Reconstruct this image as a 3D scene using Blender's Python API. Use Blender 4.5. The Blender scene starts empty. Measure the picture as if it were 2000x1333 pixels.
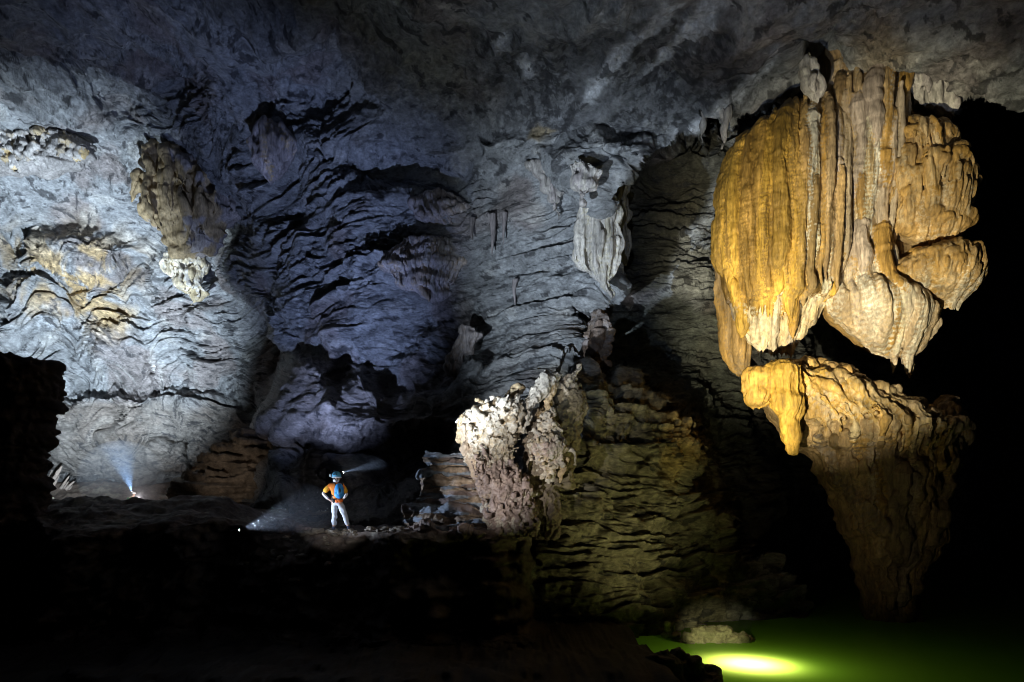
import bpy, bmesh, math
import numpy as np
from mathutils import Vector, kdtree

# ------------------------------------------------------------------ basics
S = bpy.context.scene
COL = S.collection
F, HX, HY = 1200.0, 1000.0, 1015.0          # metres from plan sheet: focal, axis
R = math.radians
rng = np.random.default_rng(7)


def P(px, py, Y):
    return np.array([(px - HX) / F * Y, Y, (HY - py) / F * Y])


def sstep(a, b, x):
    t = np.clip((x - a) / (b - a), 0, 1)
    return t * t * (3 - 2 * t)


# ------------------------------------------------------------------ noise
_g = np.random.default_rng(3)
_perm = _g.permutation(256).astype(np.int32)
_perm = np.concatenate([_perm, _perm, _perm])
_gr = _g.normal(size=(256, 3)).astype(np.float32)
_gr /= np.linalg.norm(_gr, axis=1, keepdims=True)


def perlin(x, y, z, seed=0):
    x = np.asarray(x, np.float32) + np.float32(seed * 17.31)
    y = np.asarray(y, np.float32) + np.float32(seed * 7.77)
    z = np.asarray(z, np.float32) - np.float32(seed * 3.19)
    xf, yf, zf = np.floor(x), np.floor(y), np.floor(z)
    xi, yi, zi = (a.astype(np.int32) & 255 for a in (xf, yf, zf))
    x = x - xf; y = y - yf; z = z - zf
    u, v, w = (a * a * a * (a * (a * 6 - 15) + 10) for a in (x, y, z))
    A0 = _perm[xi]; A1 = _perm[xi + 1]

    def g(a, dy, dz):
        return _gr[_perm[_perm[a + yi + dy] + zi + dz]]

    def d(a, dx, dy, dz):
        q = g(a, dy, dz)
        return q[..., 0] * (x - dx) + q[..., 1] * (y - dy) + q[..., 2] * (z - dz)
    r0 = d(A0, 0, 0, 0); r1 = d(A1, 1, 0, 0); a = r0 + u * (r1 - r0)
    r0 = d(A0, 0, 1, 0); r1 = d(A1, 1, 1, 0); b = r0 + u * (r1 - r0)
    ab = a + v * (b - a)
    r0 = d(A0, 0, 0, 1); r1 = d(A1, 1, 0, 1); a = r0 + u * (r1 - r0)
    r0 = d(A0, 0, 1, 1); r1 = d(A1, 1, 1, 1); b = r0 + u * (r1 - r0)
    cd = a + v * (b - a)
    return (ab + w * (cd - ab)) * 1.6


def fbm(x, y, z, o=4, seed=0, gain=0.5):
    s = 0; a = 1.0; f = 1.0
    for i in range(o):
        s = s + a * perlin(x * f, y * f, z * f, seed + i)
        a *= gain; f *= 2.03
    return s


def ridged(x, y, z, o=3, seed=0):
    s = 0; a = 1.0; f = 1.0
    for i in range(o):
        s = s + a * (1 - 2 * np.abs(perlin(x * f, y * f, z * f, seed + i)))
        a *= 0.5; f *= 2.1
    return s


# ------------------------------------------------------------------ tagging
def tag(o, label=None, cat=None, group=None, kind=None):
    if label: o['label'] = label
    if cat: o['category'] = cat
    if group: o['group'] = group
    if kind: o['kind'] = kind
    return o


def empty(name, loc=(0, 0, 0)):
    o = bpy.data.objects.new(name, None); COL.objects.link(o); o.location = loc
    o.empty_display_size = 0.2
    return o


def link(name, me, mat=None, parent=None):
    o = bpy.data.objects.new(name, me); COL.objects.link(o)
    if mat:
        me.materials.clear(); me.materials.append(mat)
    if parent:
        o.parent = parent
        o.location = -Vector(parent.location)
    return o


def set_col(me, C):
    at = me.color_attributes.new('rock_colour', 'FLOAT_COLOR', 'POINT')
    buf = np.ones((len(me.vertices), 4), np.float32)
    buf[:, :3] = C
    at.data.foreach_set('color', buf.ravel())


def mesh_np(name, V, Q, C=None, smooth=True):
    me = bpy.data.meshes.new(name)
    V = np.asarray(V, np.float32); Q = np.asarray(Q, np.int32)
    k = Q.shape[1]
    me.vertices.add(len(V)); me.vertices.foreach_set('co', V.ravel())
    me.loops.add(Q.size); me.loops.foreach_set('vertex_index', Q.ravel())
    me.polygons.add(len(Q))
    me.polygons.foreach_set('loop_start', np.arange(0, Q.size, k, dtype=np.int32))
    me.polygons.foreach_set('use_smooth', np.full(len(Q), smooth))
    me.update(calc_edges=True); me.validate()
    if C is not None: set_col(me, C)
    return me


def grid_quads(h, w):
    i = np.arange(h * w).reshape(h, w)
    return np.stack([i[:-1, :-1], i[1:, :-1], i[1:, 1:], i[:-1, 1:]], -1).reshape(-1, 4)


def grid_normals(V):
    du = np.gradient(V, axis=1); dv = np.gradient(V, axis=0)
    n = np.cross(dv, du)
    n /= np.linalg.norm(n, axis=-1, keepdims=True) + 1e-9
    return n


def blur(A, k):
    for ax in (0, 1):
        for _ in range(2):
            pad = [(0, 0)] * A.ndim; pad[ax] = (k + 1, k)
            c = np.cumsum(np.pad(A, pad, mode='edge').astype(np.float64), axis=ax)
            n = A.shape[ax]
            A = (np.take(c, range(2 * k + 1, 2 * k + 1 + n), axis=ax) - np.take(c, range(0, n), axis=ax)) / (2 * k + 1)
    return A


# ------------------------------------------------------------------ materials
def rock_mat(name, rough=0.85, bump=0.35, scale=4.0, vary=0.35, spec=0.3, zs=1.0, dist=0.06):
    m = bpy.data.materials.new(name); m.use_nodes = True
    nt = m.node_tree; N = nt.nodes; L = nt.links
    b = N['Principled BSDF']
    at = N.new('ShaderNodeVertexColor'); at.layer_name = 'rock_colour'
    tc = N.new('ShaderNodeTexCoord'); mp = N.new('ShaderNodeMapping')
    mp.inputs['Scale'].default_value = (1, 1, zs)
    L.new(tc.outputs['Object'], mp.inputs['Vector'])
    n1 = N.new('ShaderNodeTexNoise'); n1.inputs['Scale'].default_value = scale
    n1.inputs['Detail'].default_value = 10; n1.inputs['Roughness'].default_value = 0.76
    n2 = N.new('ShaderNodeTexNoise'); n2.inputs['Scale'].default_value = scale * 0.22
    n2.inputs['Detail'].default_value = 6; n2.inputs['Roughness'].default_value = 0.6
    for n in (n1, n2): L.new(mp.outputs[0], n.inputs['Vector'])
    r1 = N.new('ShaderNodeMapRange')
    r1.inputs['From Min'].default_value = 0.34; r1.inputs['From Max'].default_value = 0.66
    r1.inputs['To Min'].default_value = 1 - vary; r1.inputs['To Max'].default_value = 1 + vary
    L.new(n1.outputs['Fac'], r1.inputs['Value'])
    r2 = N.new('ShaderNodeMapRange')
    r2.inputs['From Min'].default_value = 0.3; r2.inputs['From Max'].default_value = 0.7
    r2.inputs['To Min'].default_value = 1 - vary * 0.7; r2.inputs['To Max'].default_value = 1 + vary * 0.7
    L.new(n2.outputs['Fac'], r2.inputs['Value'])
    mu = N.new('ShaderNodeMath'); mu.operation = 'MULTIPLY'
    L.new(r1.outputs[0], mu.inputs[0]); L.new(r2.outputs[0], mu.inputs[1])
    vm = N.new('ShaderNodeVectorMath'); vm.operation = 'SCALE'
    L.new(at.outputs['Color'], vm.inputs[0]); L.new(mu.outputs[0], vm.inputs['Scale'])
    L.new(vm.outputs[0], b.inputs['Base Color'])
    b.inputs['Roughness'].default_value = rough
    b.inputs['Specular IOR Level'].default_value = spec
    bp = N.new('ShaderNodeBump'); bp.inputs['Strength'].default_value = bump
    bp.inputs['Distance'].default_value = dist
    L.new(n1.outputs['Fac'], bp.inputs['Height'])
    L.new(bp.outputs[0], b.inputs['Normal'])
    return m


def plain(name, c, rough=0.6, metal=0.0, emit=None, es=0.0, vary=0.15, scale=40):
    m = bpy.data.materials.new(name); m.use_nodes = True
    nt = m.node_tree; N = nt.nodes; L = nt.links
    b = N['Principled BSDF']
    n = N.new('ShaderNodeTexNoise'); n.inputs['Scale'].default_value = scale; n.inputs['Detail'].default_value = 4
    tc = N.new('ShaderNodeTexCoord'); L.new(tc.outputs['Object'], n.inputs['Vector'])
    mx = N.new('ShaderNodeMix'); mx.data_type = 'RGBA'
    mx.inputs['A'].default_value = (*[v * (1 - vary) for v in c], 1)
    mx.inputs['B'].default_value = (*[min(1, v * (1 + vary)) for v in c], 1)
    L.new(n.outputs['Fac'], mx.inputs['Factor'])
    L.new(mx.outputs['Result'], b.inputs['Base Color'])
    b.inputs['Roughness'].default_value = rough; b.inputs['Metallic'].default_value = metal
    if emit:
        b.inputs['Emission Color'].default_value = (*emit, 1); b.inputs['Emission Strength'].default_value = es
    return m


M_WALL = rock_mat('limestone', 0.72, 1.0, 5.5, 0.45, 0.35, 2.2, 0.17)
M_FLOW = rock_mat('wet_flowstone', 0.40, 1.0, 9.0, 0.5, 0.45, 0.16, 0.08)
M_CRUST = rock_mat('crusted_rock', 0.7, 1.0, 8.0, 0.4, 0.35, 1.2, 0.08)
M_FLOOR = rock_mat('muddy_rock', 0.7, 0.6, 5.0, 0.4, 0.3, 1.0, 0.06)

# ------------------------------------------------------------------ polygon masks
def sdf(px, py, pts):
    pts = np.asarray(pts, float)
    d = np.full(px.shape, 1e9); ins = np.zeros(px.shape, bool)
    for a, b in zip(pts, np.roll(pts, -1, 0)):
        e = b - a; wx = px - a[0]; wy = py - a[1]
        t = np.clip((wx * e[0] + wy * e[1]) / (e @ e + 1e-9), 0, 1)
        d = np.minimum(d, (wx - e[0] * t) ** 2 + (wy - e[1] * t) ** 2)
        c = ((a[1] > py) != (b[1] > py)) & (px < (b[0] - a[0]) * (py - a[1]) / (b[1] - a[1] + 1e-12) + a[0])
        ins ^= c
    return np.where(ins, 1, -1) * np.sqrt(d)


def tps(px, py, pts):
    pts = np.asarray(pts, float); q = pts[:, :2] / 500.; v = pts[:, 2]
    n = len(q)
    K = lambda r2: 0.5 * r2 * np.log(r2 + 1e-9)
    A = np.zeros((n + 3, n + 3))
    A[:n, :n] = K(((q[:, None] - q[None]) ** 2).sum(-1)) + np.eye(n) * 0.02
    A[:n, n] = 1; A[:n, n + 1:] = q; A[n, :n] = 1; A[n + 1:, :n] = q.T
    w = np.linalg.solve(A, np.concatenate([v, np.zeros(3)]))
    x = px / 500.; y = py / 500.
    o = w[n] + w[n + 1] * x + w[n + 2] * y
    for i in range(n):
        o = o + w[i] * K((x - q[i, 0]) ** 2 + (y - q[i, 1]) ** 2)
    return o


# ================================================================== CAVE WALL
STEP = 2.0
gx = np.arange(-260, 2264, STEP); gy = np.arange(-220, 1290, STEP)
PX, PY = np.meshgrid(gx, gy)
# ragged coordinates for outlines
jx = 14 * fbm(PX / 60, PY / 60, 0 * PX, 4, 11); jy = 14 * fbm(PX / 60, PY / 60, 0 * PX + 5, 4, 12)
RX, RY = PX + jx, PY + jy

LA = tps(PX, PY, [(-260, -220, 21), (-260, 100, 30), (-260, 500, 42), (-260, 950, 45), (0, 0, 25), (0, 300, 37), (0, 600, 44), (0, 980, 47),
                  (250, -100, 22), (250, 150, 31), (250, 400, 41), (250, 700, 45), (250, 980, 48), (500, 0, 22), (500, 300, 34), (500, 600, 42),
                  (500, 900, 44), (700, 300, 33), (700, 800, 42), (700, 1200, 42), (0, 1250, 46)])
LB = tps(PX, PY, [(300, 0, 24), (300, 300, 34), (450, 500, 37), (600, -150, 17.5), (600, 0, 21.5), (600, 250, 28.5), (600, 500, 31.5), (580, 700, 33), (600, 850, 31),
                  (800, -150, 17), (800, 0, 20.5), (800, 250, 26.5), (800, 500, 28.5), (800, 700, 28.5), (800, 880, 25), (1000, -150, 16), (1000, 0, 19.3),
                  (1000, 250, 25), (1000, 500, 26.5), (1000, 700, 25.5), (1000, 850, 22), (1200, -150, 15), (1200, 0, 18), (1200, 240, 23.5),
                  (1200, 450, 25), (1180, 650, 25.5), (1400, -150, 15), (1400, 0, 17.8), (1400, 200, 22), (1600, -150, 15), (1600, 0, 18), (1600, 160, 22.5),
                  (1800, -150, 14.5), (1800, 0, 17.5), (1800, 180, 21.5), (2150, -150, 13), (2150, 0, 15.5), (2150, 200, 19),
                  (700, 1000, 23), (1000, 1050, 19.5), (500, 1000, 30), (600, 1250, 22), (1000, 1250, 18)])
LC = tps(PX, PY, [(1200, 400, 32), (1300, 300, 33), (1300, 600, 31), (1250, 800, 26), (1400, 300, 32), (1420, 600, 29), (1400, 900, 25.5), (1450, 1100, 26),
                  (1600, 300, 44), (1600, 700, 44), (1600, 1100, 42), (2000, 300, 70), (2000, 800, 72), (2250, 1200, 70), (2250, 300, 70), (1200, 1200, 26)])
LD = tps(PX, PY, [(1000, 1300, 16.5), (1030, 1100, 17.6), (1060, 1000, 18.2), (1060, 850, 18.8), (1120, 750, 20.5), (1250, 760, 21.5), (1350, 830, 22), (1300, 1000, 20.5),
                  (1200, 1150, 18.5), (1300, 1260, 18.5), (1430, 1000, 23), (1430, 1200, 21), (1560, 1130, 23), (1600, 1300, 22), (1150, 900, 19.0)])

# left passage versus middle wall
mid = sdf(RX, RY, [(470, 430), (440, 500), (455, 570), (505, 620), (552, 690), (556, 730), (535, 775), (495, 815), (478, 850), (500, 880), (470, 900), (420, 930), (400, 1300), (2300, 1300), (2300, -300), (470, -300)])
wid = 10 + 150 * sstep(620, 380, PY)
mm = sstep(-1, 1, mid / wid)
D = LA + (LB - LA) * mm
QX = PX + 34 * fbm(PX / 70, PY / 50, 0 * PX, 4, 15, .6); QY = PY + 30 * fbm(PX / 50, PY / 50, 0 * PX + 9, 4, 16, .6)
rec = sdf(QX, QY, [(1205, 350), (1245, 325), (1300, 292), (1345, 268), (1400, 240), (1450, 222), (1560, 195), (1640, 140), (1720, 130), (1800, 165),
                   (1862, 190), (1900, 208), (2000, 200), (2300, 170), (2300, 1400), (1050, 1400), (1100, 800), (1130, 690), (1140, 640), (1182, 605), (1204, 560), (1208, 500), (1204, 420)])
mr = sstep(-9, 9, rec)
D = D + (LC - D) * mr
lo = sdf(QX, QY, [(960, 1400), (1030, 1060), (1060, 930), (1085, 850), (1100, 780), (1130, 728), (1185, 722), (1250, 742), (1290, 772), (1305, 815), (1345, 795), (1352, 850),
                  (1392, 872), (1385, 905), (1340, 955), (1420, 990), (1445, 1060), (1440, 1095), (1500, 1088), (1550, 1120), (1545, 1150), (1580, 1180), (1600, 1400)])
ml = sstep(-8, 8, lo)
D = D + (np.minimum(LD, D) - D) * ml

# swelling and hollows: (polygon, metres toward the viewer, softness)
TAN = (0.46, 0.33, 0.17); GREY = (0.33, 0.34, 0.35); PURP = (0.27, 0.235, 0.225); WHITE = (0.62, 0.61, 0.58); DARK = (0.05, 0.05, 0.055); OLIVE = (0.25, 0.215, 0.105)
swell = [
    ([(110, 770), (250, 760), (480, 785), (470, 870), (330, 945), (90, 940)], 1.6, 14),          # low wall under the long crack
    ([(480, 830), (520, 760), (580, 700), (640, 720), (650, 800), (590, 850), (500, 860)], 2.2, 22),
    ([(620, 850), (640, 770), (700, 720), (740, 760), (735, 850), (690, 880)], 1.6, 22),
    ([(745, 860), (750, 770), (800, 735), (850, 760), (860, 850), (800, 880)], 1.0, 18),
    ([(868, 800), (880, 650), (905, 635), (940, 645), (930, 720), (900, 800)], 1.0, 14),          # fluted pillar
    ([(310, 880), (330, 850), (360, 870), (365, 920), (310, 930)], 0.9, 10),
    ([(210, 850), (240, 800), (290, 815), (270, 880)], 0.6, 14),
    ([(60, 470), (140, 450), (250, 490), (230, 540), (40, 530)], 1.6, 22),
    ([(0, 560), (90, 560), (140, 610), (110, 660), (0, 680)], 1.5, 26),
    ([(380, 620), (470, 600), (540, 660), (540, 740), (480, 780), (380, 740)], 1.0, 30),
    ([(180, 640), (240, 620), (270, 680), (180, 720)], 0.9, 22),
    ([(1050, 300), (1180, 260), (1310, 290), (1240, 345), (1190, 420), (1110, 380)], 1.4, 20),
    ([(920, 270), (1000, 255), (1080, 265), (1060, 300), (930, 310)], 0.5, 12),
    ([(1130, 745), (1230, 745), (1250, 880), (1150, 900)], 0.9, 24),
    ([(1240, 770), (1310, 800), (1320, 900), (1260, 920)], 0.9, 20),
    ([(1320, 850), (1390, 870), (1370, 920), (1290, 940)], 0.7, 14),
    ([(1560, 60), (1640, 40), (1650, 130), (1580, 170)], -1.8, 20),                                # dark pocket in the ceiling
    ([(470, 130), (640, 60), (720, 180), (640, 260), (520, 230)], -2.0, 40),
    ([(140, 120), (330, 70), (420, 170), (300, 240), (200, 200)], -2.0, 40),
    ([(640, 290), (760, 320), (900, 330), (900, 380), (700, 370)], -1.4, 24),
    ([(590, 850), (730, 840), (880, 850), (890, 900), (780, 990), (590, 1000), (560, 920)], -3.2, 26),   # black hollow behind the caver
    ([(480, 890), (590, 860), (590, 990), (480, 990)], 0.8, 12),
]
for pts, m, w in swell:
    s = sdf(RX, RY, pts)
    D = D - m * sstep(-w, w, s)
base = np.stack([(PX - HX) / F * D, D, (HY - PY) / F * D], -1)
Nn = grid_normals(blur(base, 6))
Nn *= np.where((Nn * base).sum(-1, keepdims=True) > 0, -1, 1)
X, Y, Z = base[..., 0], base[..., 1], base[..., 2]

# strata: beds stretched sideways, arched by a billowing warp
arch = np.abs(perlin(X * 0.30, Y * 0.10, Z * 0.12, 21))
leftm = sstep(640, 420, PX)
w1 = (0.8 + .5 * leftm) * fbm(X * 0.09, Y * 0.09, Z * 0.06, 3, 22) + (0.12 + 1.1 * leftm) * (1 - 2.2 * arch)
zz = Z + w1
def beds(zc, k, seed, hx):
    """overhanging beds: each bed leans out as it rises and snaps back"""
    ph = zc * k + 0.55 * perlin(X * hx, Y * hx, zc * k * .35, seed) + 0.7 * perlin(0 * X + 3.3, 0 * X + seed, zc * k * .6, seed + 1)
    t = ph - np.floor(ph)
    sw = np.where(t < .92, t / .92, (1 - t) / .08) - .5
    a = sstep(-.35, .45, perlin(X * hx * 1.5, Y * hx * 1.5, ph * .55, seed + 2))
    a2 = .35 + .65 * sstep(-.3, .3, perlin(X * hx * 5, Y * hx * 5, ph * .9, seed + 3))
    return sw * a * a2


s1 = beds(zz, 1.05, 31, .11)
s2 = beds(zz + .3 * perlin(X * .7, Y * .7, Z * .7, 36), 2.7, 41, .21)
s3 = beds(zz + .15 * perlin(X * 1.4, Y * 1.4, Z * 1.4, 37), 6.2, 46, .5)
ceil = sstep(330, 180, PY) * sstep(700, 950, PX)
sm = np.clip(0.5 + 1.7 * fbm(X * 0.13, Y * 0.13, Z * 0.16, 2, 41), 0.03, 1.3)
for pts, v, w in [([(470, 430), (560, 400), (700, 400), (740, 480), (720, 560), (560, 560), (480, 520)], 1.3, 40),
                  ([(0, 470), (500, 470), (560, 700), (400, 770), (100, 760), (0, 690)], 1.1, 40),
                  ([(640, 330), (900, 330), (980, 420), (760, 480), (640, 420)], 1.1, 40),
                  ([(200, 90), (420, 70), (460, 200), (330, 260), (190, 210)], 1.4, 40),
                  ([(1060, 990), (1430, 960), (1440, 1100), (1300, 1230), (1060, 1150)], 1.6, 40),
                  ([(1060, 760), (1250, 750), (1400, 880), (1430, 960), (1060, 990)], 1.0, 40),
                  ([(900, 600), (1200, 600), (1100, 720), (900, 760)], 0.55, 30),
                  ([(720, 600), (860, 590), (850, 680), (720, 690)], 0.05, 16),
                  ([(930, 255), (1070, 255), (1050, 310), (930, 310)], 0.05, 12),
                  ([(590, 620), (700, 600), (700, 720), (600, 740)], 0.3, 30),
                  ([(480, 720), (600, 690), (880, 640), (890, 860), (480, 880)], 0.25, 30)]:
    k = sstep(-w, w, sdf(RX, RY, pts)); sm = sm * (1 - k) + v * k
sm = sm * (1 - 0.75 * ceil)
far = np.clip(D / 28, 0.7, 1.6)
strata = (0.72 - .20 * leftm) * s1 + (0.48 - .08 * leftm) * s2 + 0.20 * s3
lump = 0.95 * fbm(X * 0.15, Y * 0.15, Z * 0.2, 3, 51) + 0.13 * fbm(X * 0.8, Y * 0.8, Z * 1.0, 3, 55)
rubble = sstep(-.15, .45, fbm(X * .25, Y * .25, Z * .3, 3, 58))
fine = (0.03 + .10 * rubble * (1 - .5 * leftm)) * fbm(X * 1.7, Y * 1.7, Z * 2.8, 5, 61, 0.66) - .10 * rubble * np.maximum(0, .25 - np.abs(perlin(X * 1.1, Y * 1.1, zz * 2.2, 64))) * 4 * .5
pit = np.maximum(0, fbm(X * 1.5, Y * 1.5, Z * 1.5, 3, 66) - 0.05)
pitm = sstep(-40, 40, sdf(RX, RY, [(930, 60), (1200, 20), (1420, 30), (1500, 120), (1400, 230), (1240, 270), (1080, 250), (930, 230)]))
lom = sstep(-10, 30, sdf(RX, RY, [(960, 1400), (1030, 1060), (1085, 850), (1130, 728), (1250, 742), (1310, 800), (1392, 872), (1445, 1060), (1600, 1400)]))
rubble = np.maximum(rubble, .8 * lom); ctop = sstep(300, 120, PY)
lump = lump + ctop * (.30 * ridged(X * .35 + .1 * Y, Y * .2, Z * .3, 3, 57) + .10 * ridged(X * 1.1, Y * .7, Z, 2, 56)) + lom * (.20 * ridged(X * .75, Y * .75, Z * .6, 3, 59) + .25 * fbm(X * 1.5, Y * 1.5, Z * 1.2, 2, 60))
fine = fine + .05 * lom * fbm(X * 3, Y * 3, Z * 4, 4, 63, .65)
H = (strata * sm + lump + fine) * far ** .7 - 0.22 * pit * (pitm + 0.15)
# long crack on the left wall and other joints
for pts, dp, w in [([(110, 768), (200, 764), (330, 772), (480, 788), (480, 793), (330, 777), (200, 769), (110, 773)], -0.9, 4),
                   ([(1180, 280), (1240, 330), (1245, 335), (1180, 290)], -0.7, 5)]:
    H = H + dp * sstep(-w, w, sdf(PX + jx * .4, PY + jy * .4, pts))
gd = np.hypot(np.gradient(D, axis=0), np.gradient(D, axis=1)) / D * 30
H = H * blur(1 / (1 + (gd / .35) ** 2), 2)
V = base + Nn * H[..., None]

# mineral colours of the stone, plus shade painted over recesses and low wall
C = np.empty(V.shape, np.float32); C[:] = GREY
bl = fbm(X * 0.22, Y * 0.22, Z * 0.28, 4, 71)
C += (np.array(PURP) - C) * sstep(0.05, 0.5, bl)[..., None] * 0.8
bl2 = fbm(X * 0.5, Y * 0.5, zz * 0.9, 4, 74)
C += (np.array(WHITE) - C) * sstep(0.25, 0.75, bl2)[..., None] * 0.45


def stain_or_shade(pts, c, w, amt, thr=None):
    global C
    k = sstep(-w, w, sdf(RX, RY, pts)) * amt
    if thr is not None:
        k = k * sstep(thr[0], thr[1], bl2)
    C += (np.array(c) - C) * k[..., None]


stain_or_shade([(0, 470), (160, 455), (260, 490), (270, 560), (220, 640), (140, 640), (60, 600), (0, 560)], TAN, 60, 0.95, (-0.35, 0.25))
stain_or_shade([(200, 590), (255, 600), (245, 640), (205, 640)], TAN, 14, 0.8)
stain_or_shade([(110, 775), (480, 795), (470, 900), (330, 945), (90, 940)], (0.20, 0.17, 0.14), 20, 0.75)  # brown-grey low wall, darkened further in place of dimmer light
stain_or_shade([(350, 930), (480, 845), (590, 845), (580, 880), (490, 890), (400, 950)], (0.36, 0.25, 0.14), 14, 0.85)
stain_or_shade([(480, 830), (580, 700), (740, 720), (880, 760), (880, 870), (500, 870)], (0.30, 0.25, 0.21), 24, 0.75)
stain_or_shade([(1030, 265), (1060, 228), (1085, 240), (1050, 275)], (0.5, 0.4, 0.24), 6, 0.9)
stain_or_shade([(1060, 740), (1300, 740), (1400, 850), (1440, 1000), (1440, 1300), (1000, 1300), (1050, 950)], OLIVE, 30, 0.75)
stain_or_shade([(1300, 820), (1350, 800), (1390, 870), (1300, 940), (1280, 900)], (0.42, 0.31, 0.12), 16, 0.8)
stain_or_shade([(1330, 430), (1380, 410), (1390, 560), (1340, 600), (1300, 560)], (0.6, 0.62, 0.64), 18, 0.9)
stain_or_shade([(590, 850), (880, 850), (880, 1040), (560, 1040)], (0.13, 0.105, 0.09), 20, 0.8)  # shade of the hollow behind the caver, painted as darker brown
stain_or_shade([(1540, 110), (1600, 130), (1660, 120), (1700, 140), (1660, 60), (1700, 0), (1760, 0), (1780, 100), (1720, 160)], (0.36, 0.27, 0.16), 24, 0.6)
stain_or_shade([(640, 60), (900, 60), (880, 240), (700, 260)], (0.25, 0.235, 0.17), 60, 0.6)
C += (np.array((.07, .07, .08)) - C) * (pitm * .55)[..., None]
stain_or_shade([(1212, 350), (1300, 300), (1400, 250), (1420, 300), (1390, 415), (1330, 440), (1300, 560), (1215, 570)], (.075, .07, .045), 12, .85)  # shadow of the upper recess painted into the rock colour
stain_or_shade([(1190, 600), (1300, 580), (1440, 620), (1460, 900), (1380, 860), (1300, 760), (1150, 720)], (.15, .17, .135), 20, .7)  # greenish shade of the lower recess, also put into the colour
STR = (.74, .76, .80)
for pts in ([(1145, 200), (1165, 150), (1190, 100), (1250, 50), (1300, -10), (1345, -10), (1290, 50), (1235, 95), (1200, 130), (1165, 200)],
            [(1250, 150), (1290, 100), (1345, 40), (1380, -10), (1430, -10), (1390, 50), (1330, 100), (1290, 140), (1250, 165)],
            [(1320, 262), (1400, 190), (1470, 110), (1510, 40), (1530, 40), (1500, 120), (1420, 210), (1340, 265)], [(1010, 100), (1050, 95), (1055, 140), (1035, 150), (1020, 130)], [(960, 60), (990, 30), (1000, 70), (960, 85)]):
    k = sstep(-7, 7, sdf(RX, RY, pts)); pitm = pitm * (1 - .9 * k); stain_or_shade(pts, STR, 8, .85)
# black manganese flecks and coatings
dk = fbm(X * 1.1, Y * 1.1, zz * 3.6, 5, 81, .6) + .25 * fbm(X * .2, Y * .2, Z * .2, 2, 83)
C += (np.array(DARK) - C) * (sstep(0.42, 0.56, dk) * 0.8)[..., None]
spk = fbm(X * 3.2, Y * 3.2, Z * 4.5, 4, 86, .7)
C *= (1 + .45 * np.clip(spk, -.9, .9) * (.5 + .8 * rubble))[..., None]
pt = fbm(X * 2.6, Y * 2.6, Z * 2.6, 4, 84, 0.7)
veinA = np.abs(fbm((X + Z * .2) * 0.22 + 0.06 * Y, (Y) * 0.06, Z * .1, 2, 88))
C += (np.array(DARK) - C) * (sstep(-0.10, 0.22, pt) * sstep(0.03, 0.12, veinA) * pitm * 0.85)[..., None]
C = np.clip(C, 0.02, 0.8)
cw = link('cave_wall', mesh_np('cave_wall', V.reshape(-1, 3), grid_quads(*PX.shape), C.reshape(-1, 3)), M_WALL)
tag(cw, kind='structure', label='layered grey limestone wall and ceiling of the cave chamber', cat='cave wall')
WALL_V = V


def wall_at(px, py):
    j = int(np.clip(round((px - gx[0]) / STEP), 0, len(gx) - 1)); i = int(np.clip(round((py - gy[0]) / STEP), 0, len(gy) - 1))
    return WALL_V[max(0, i - 3):i + 4, max(0, j - 3):j + 4].reshape(-1, 3).mean(0)


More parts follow.
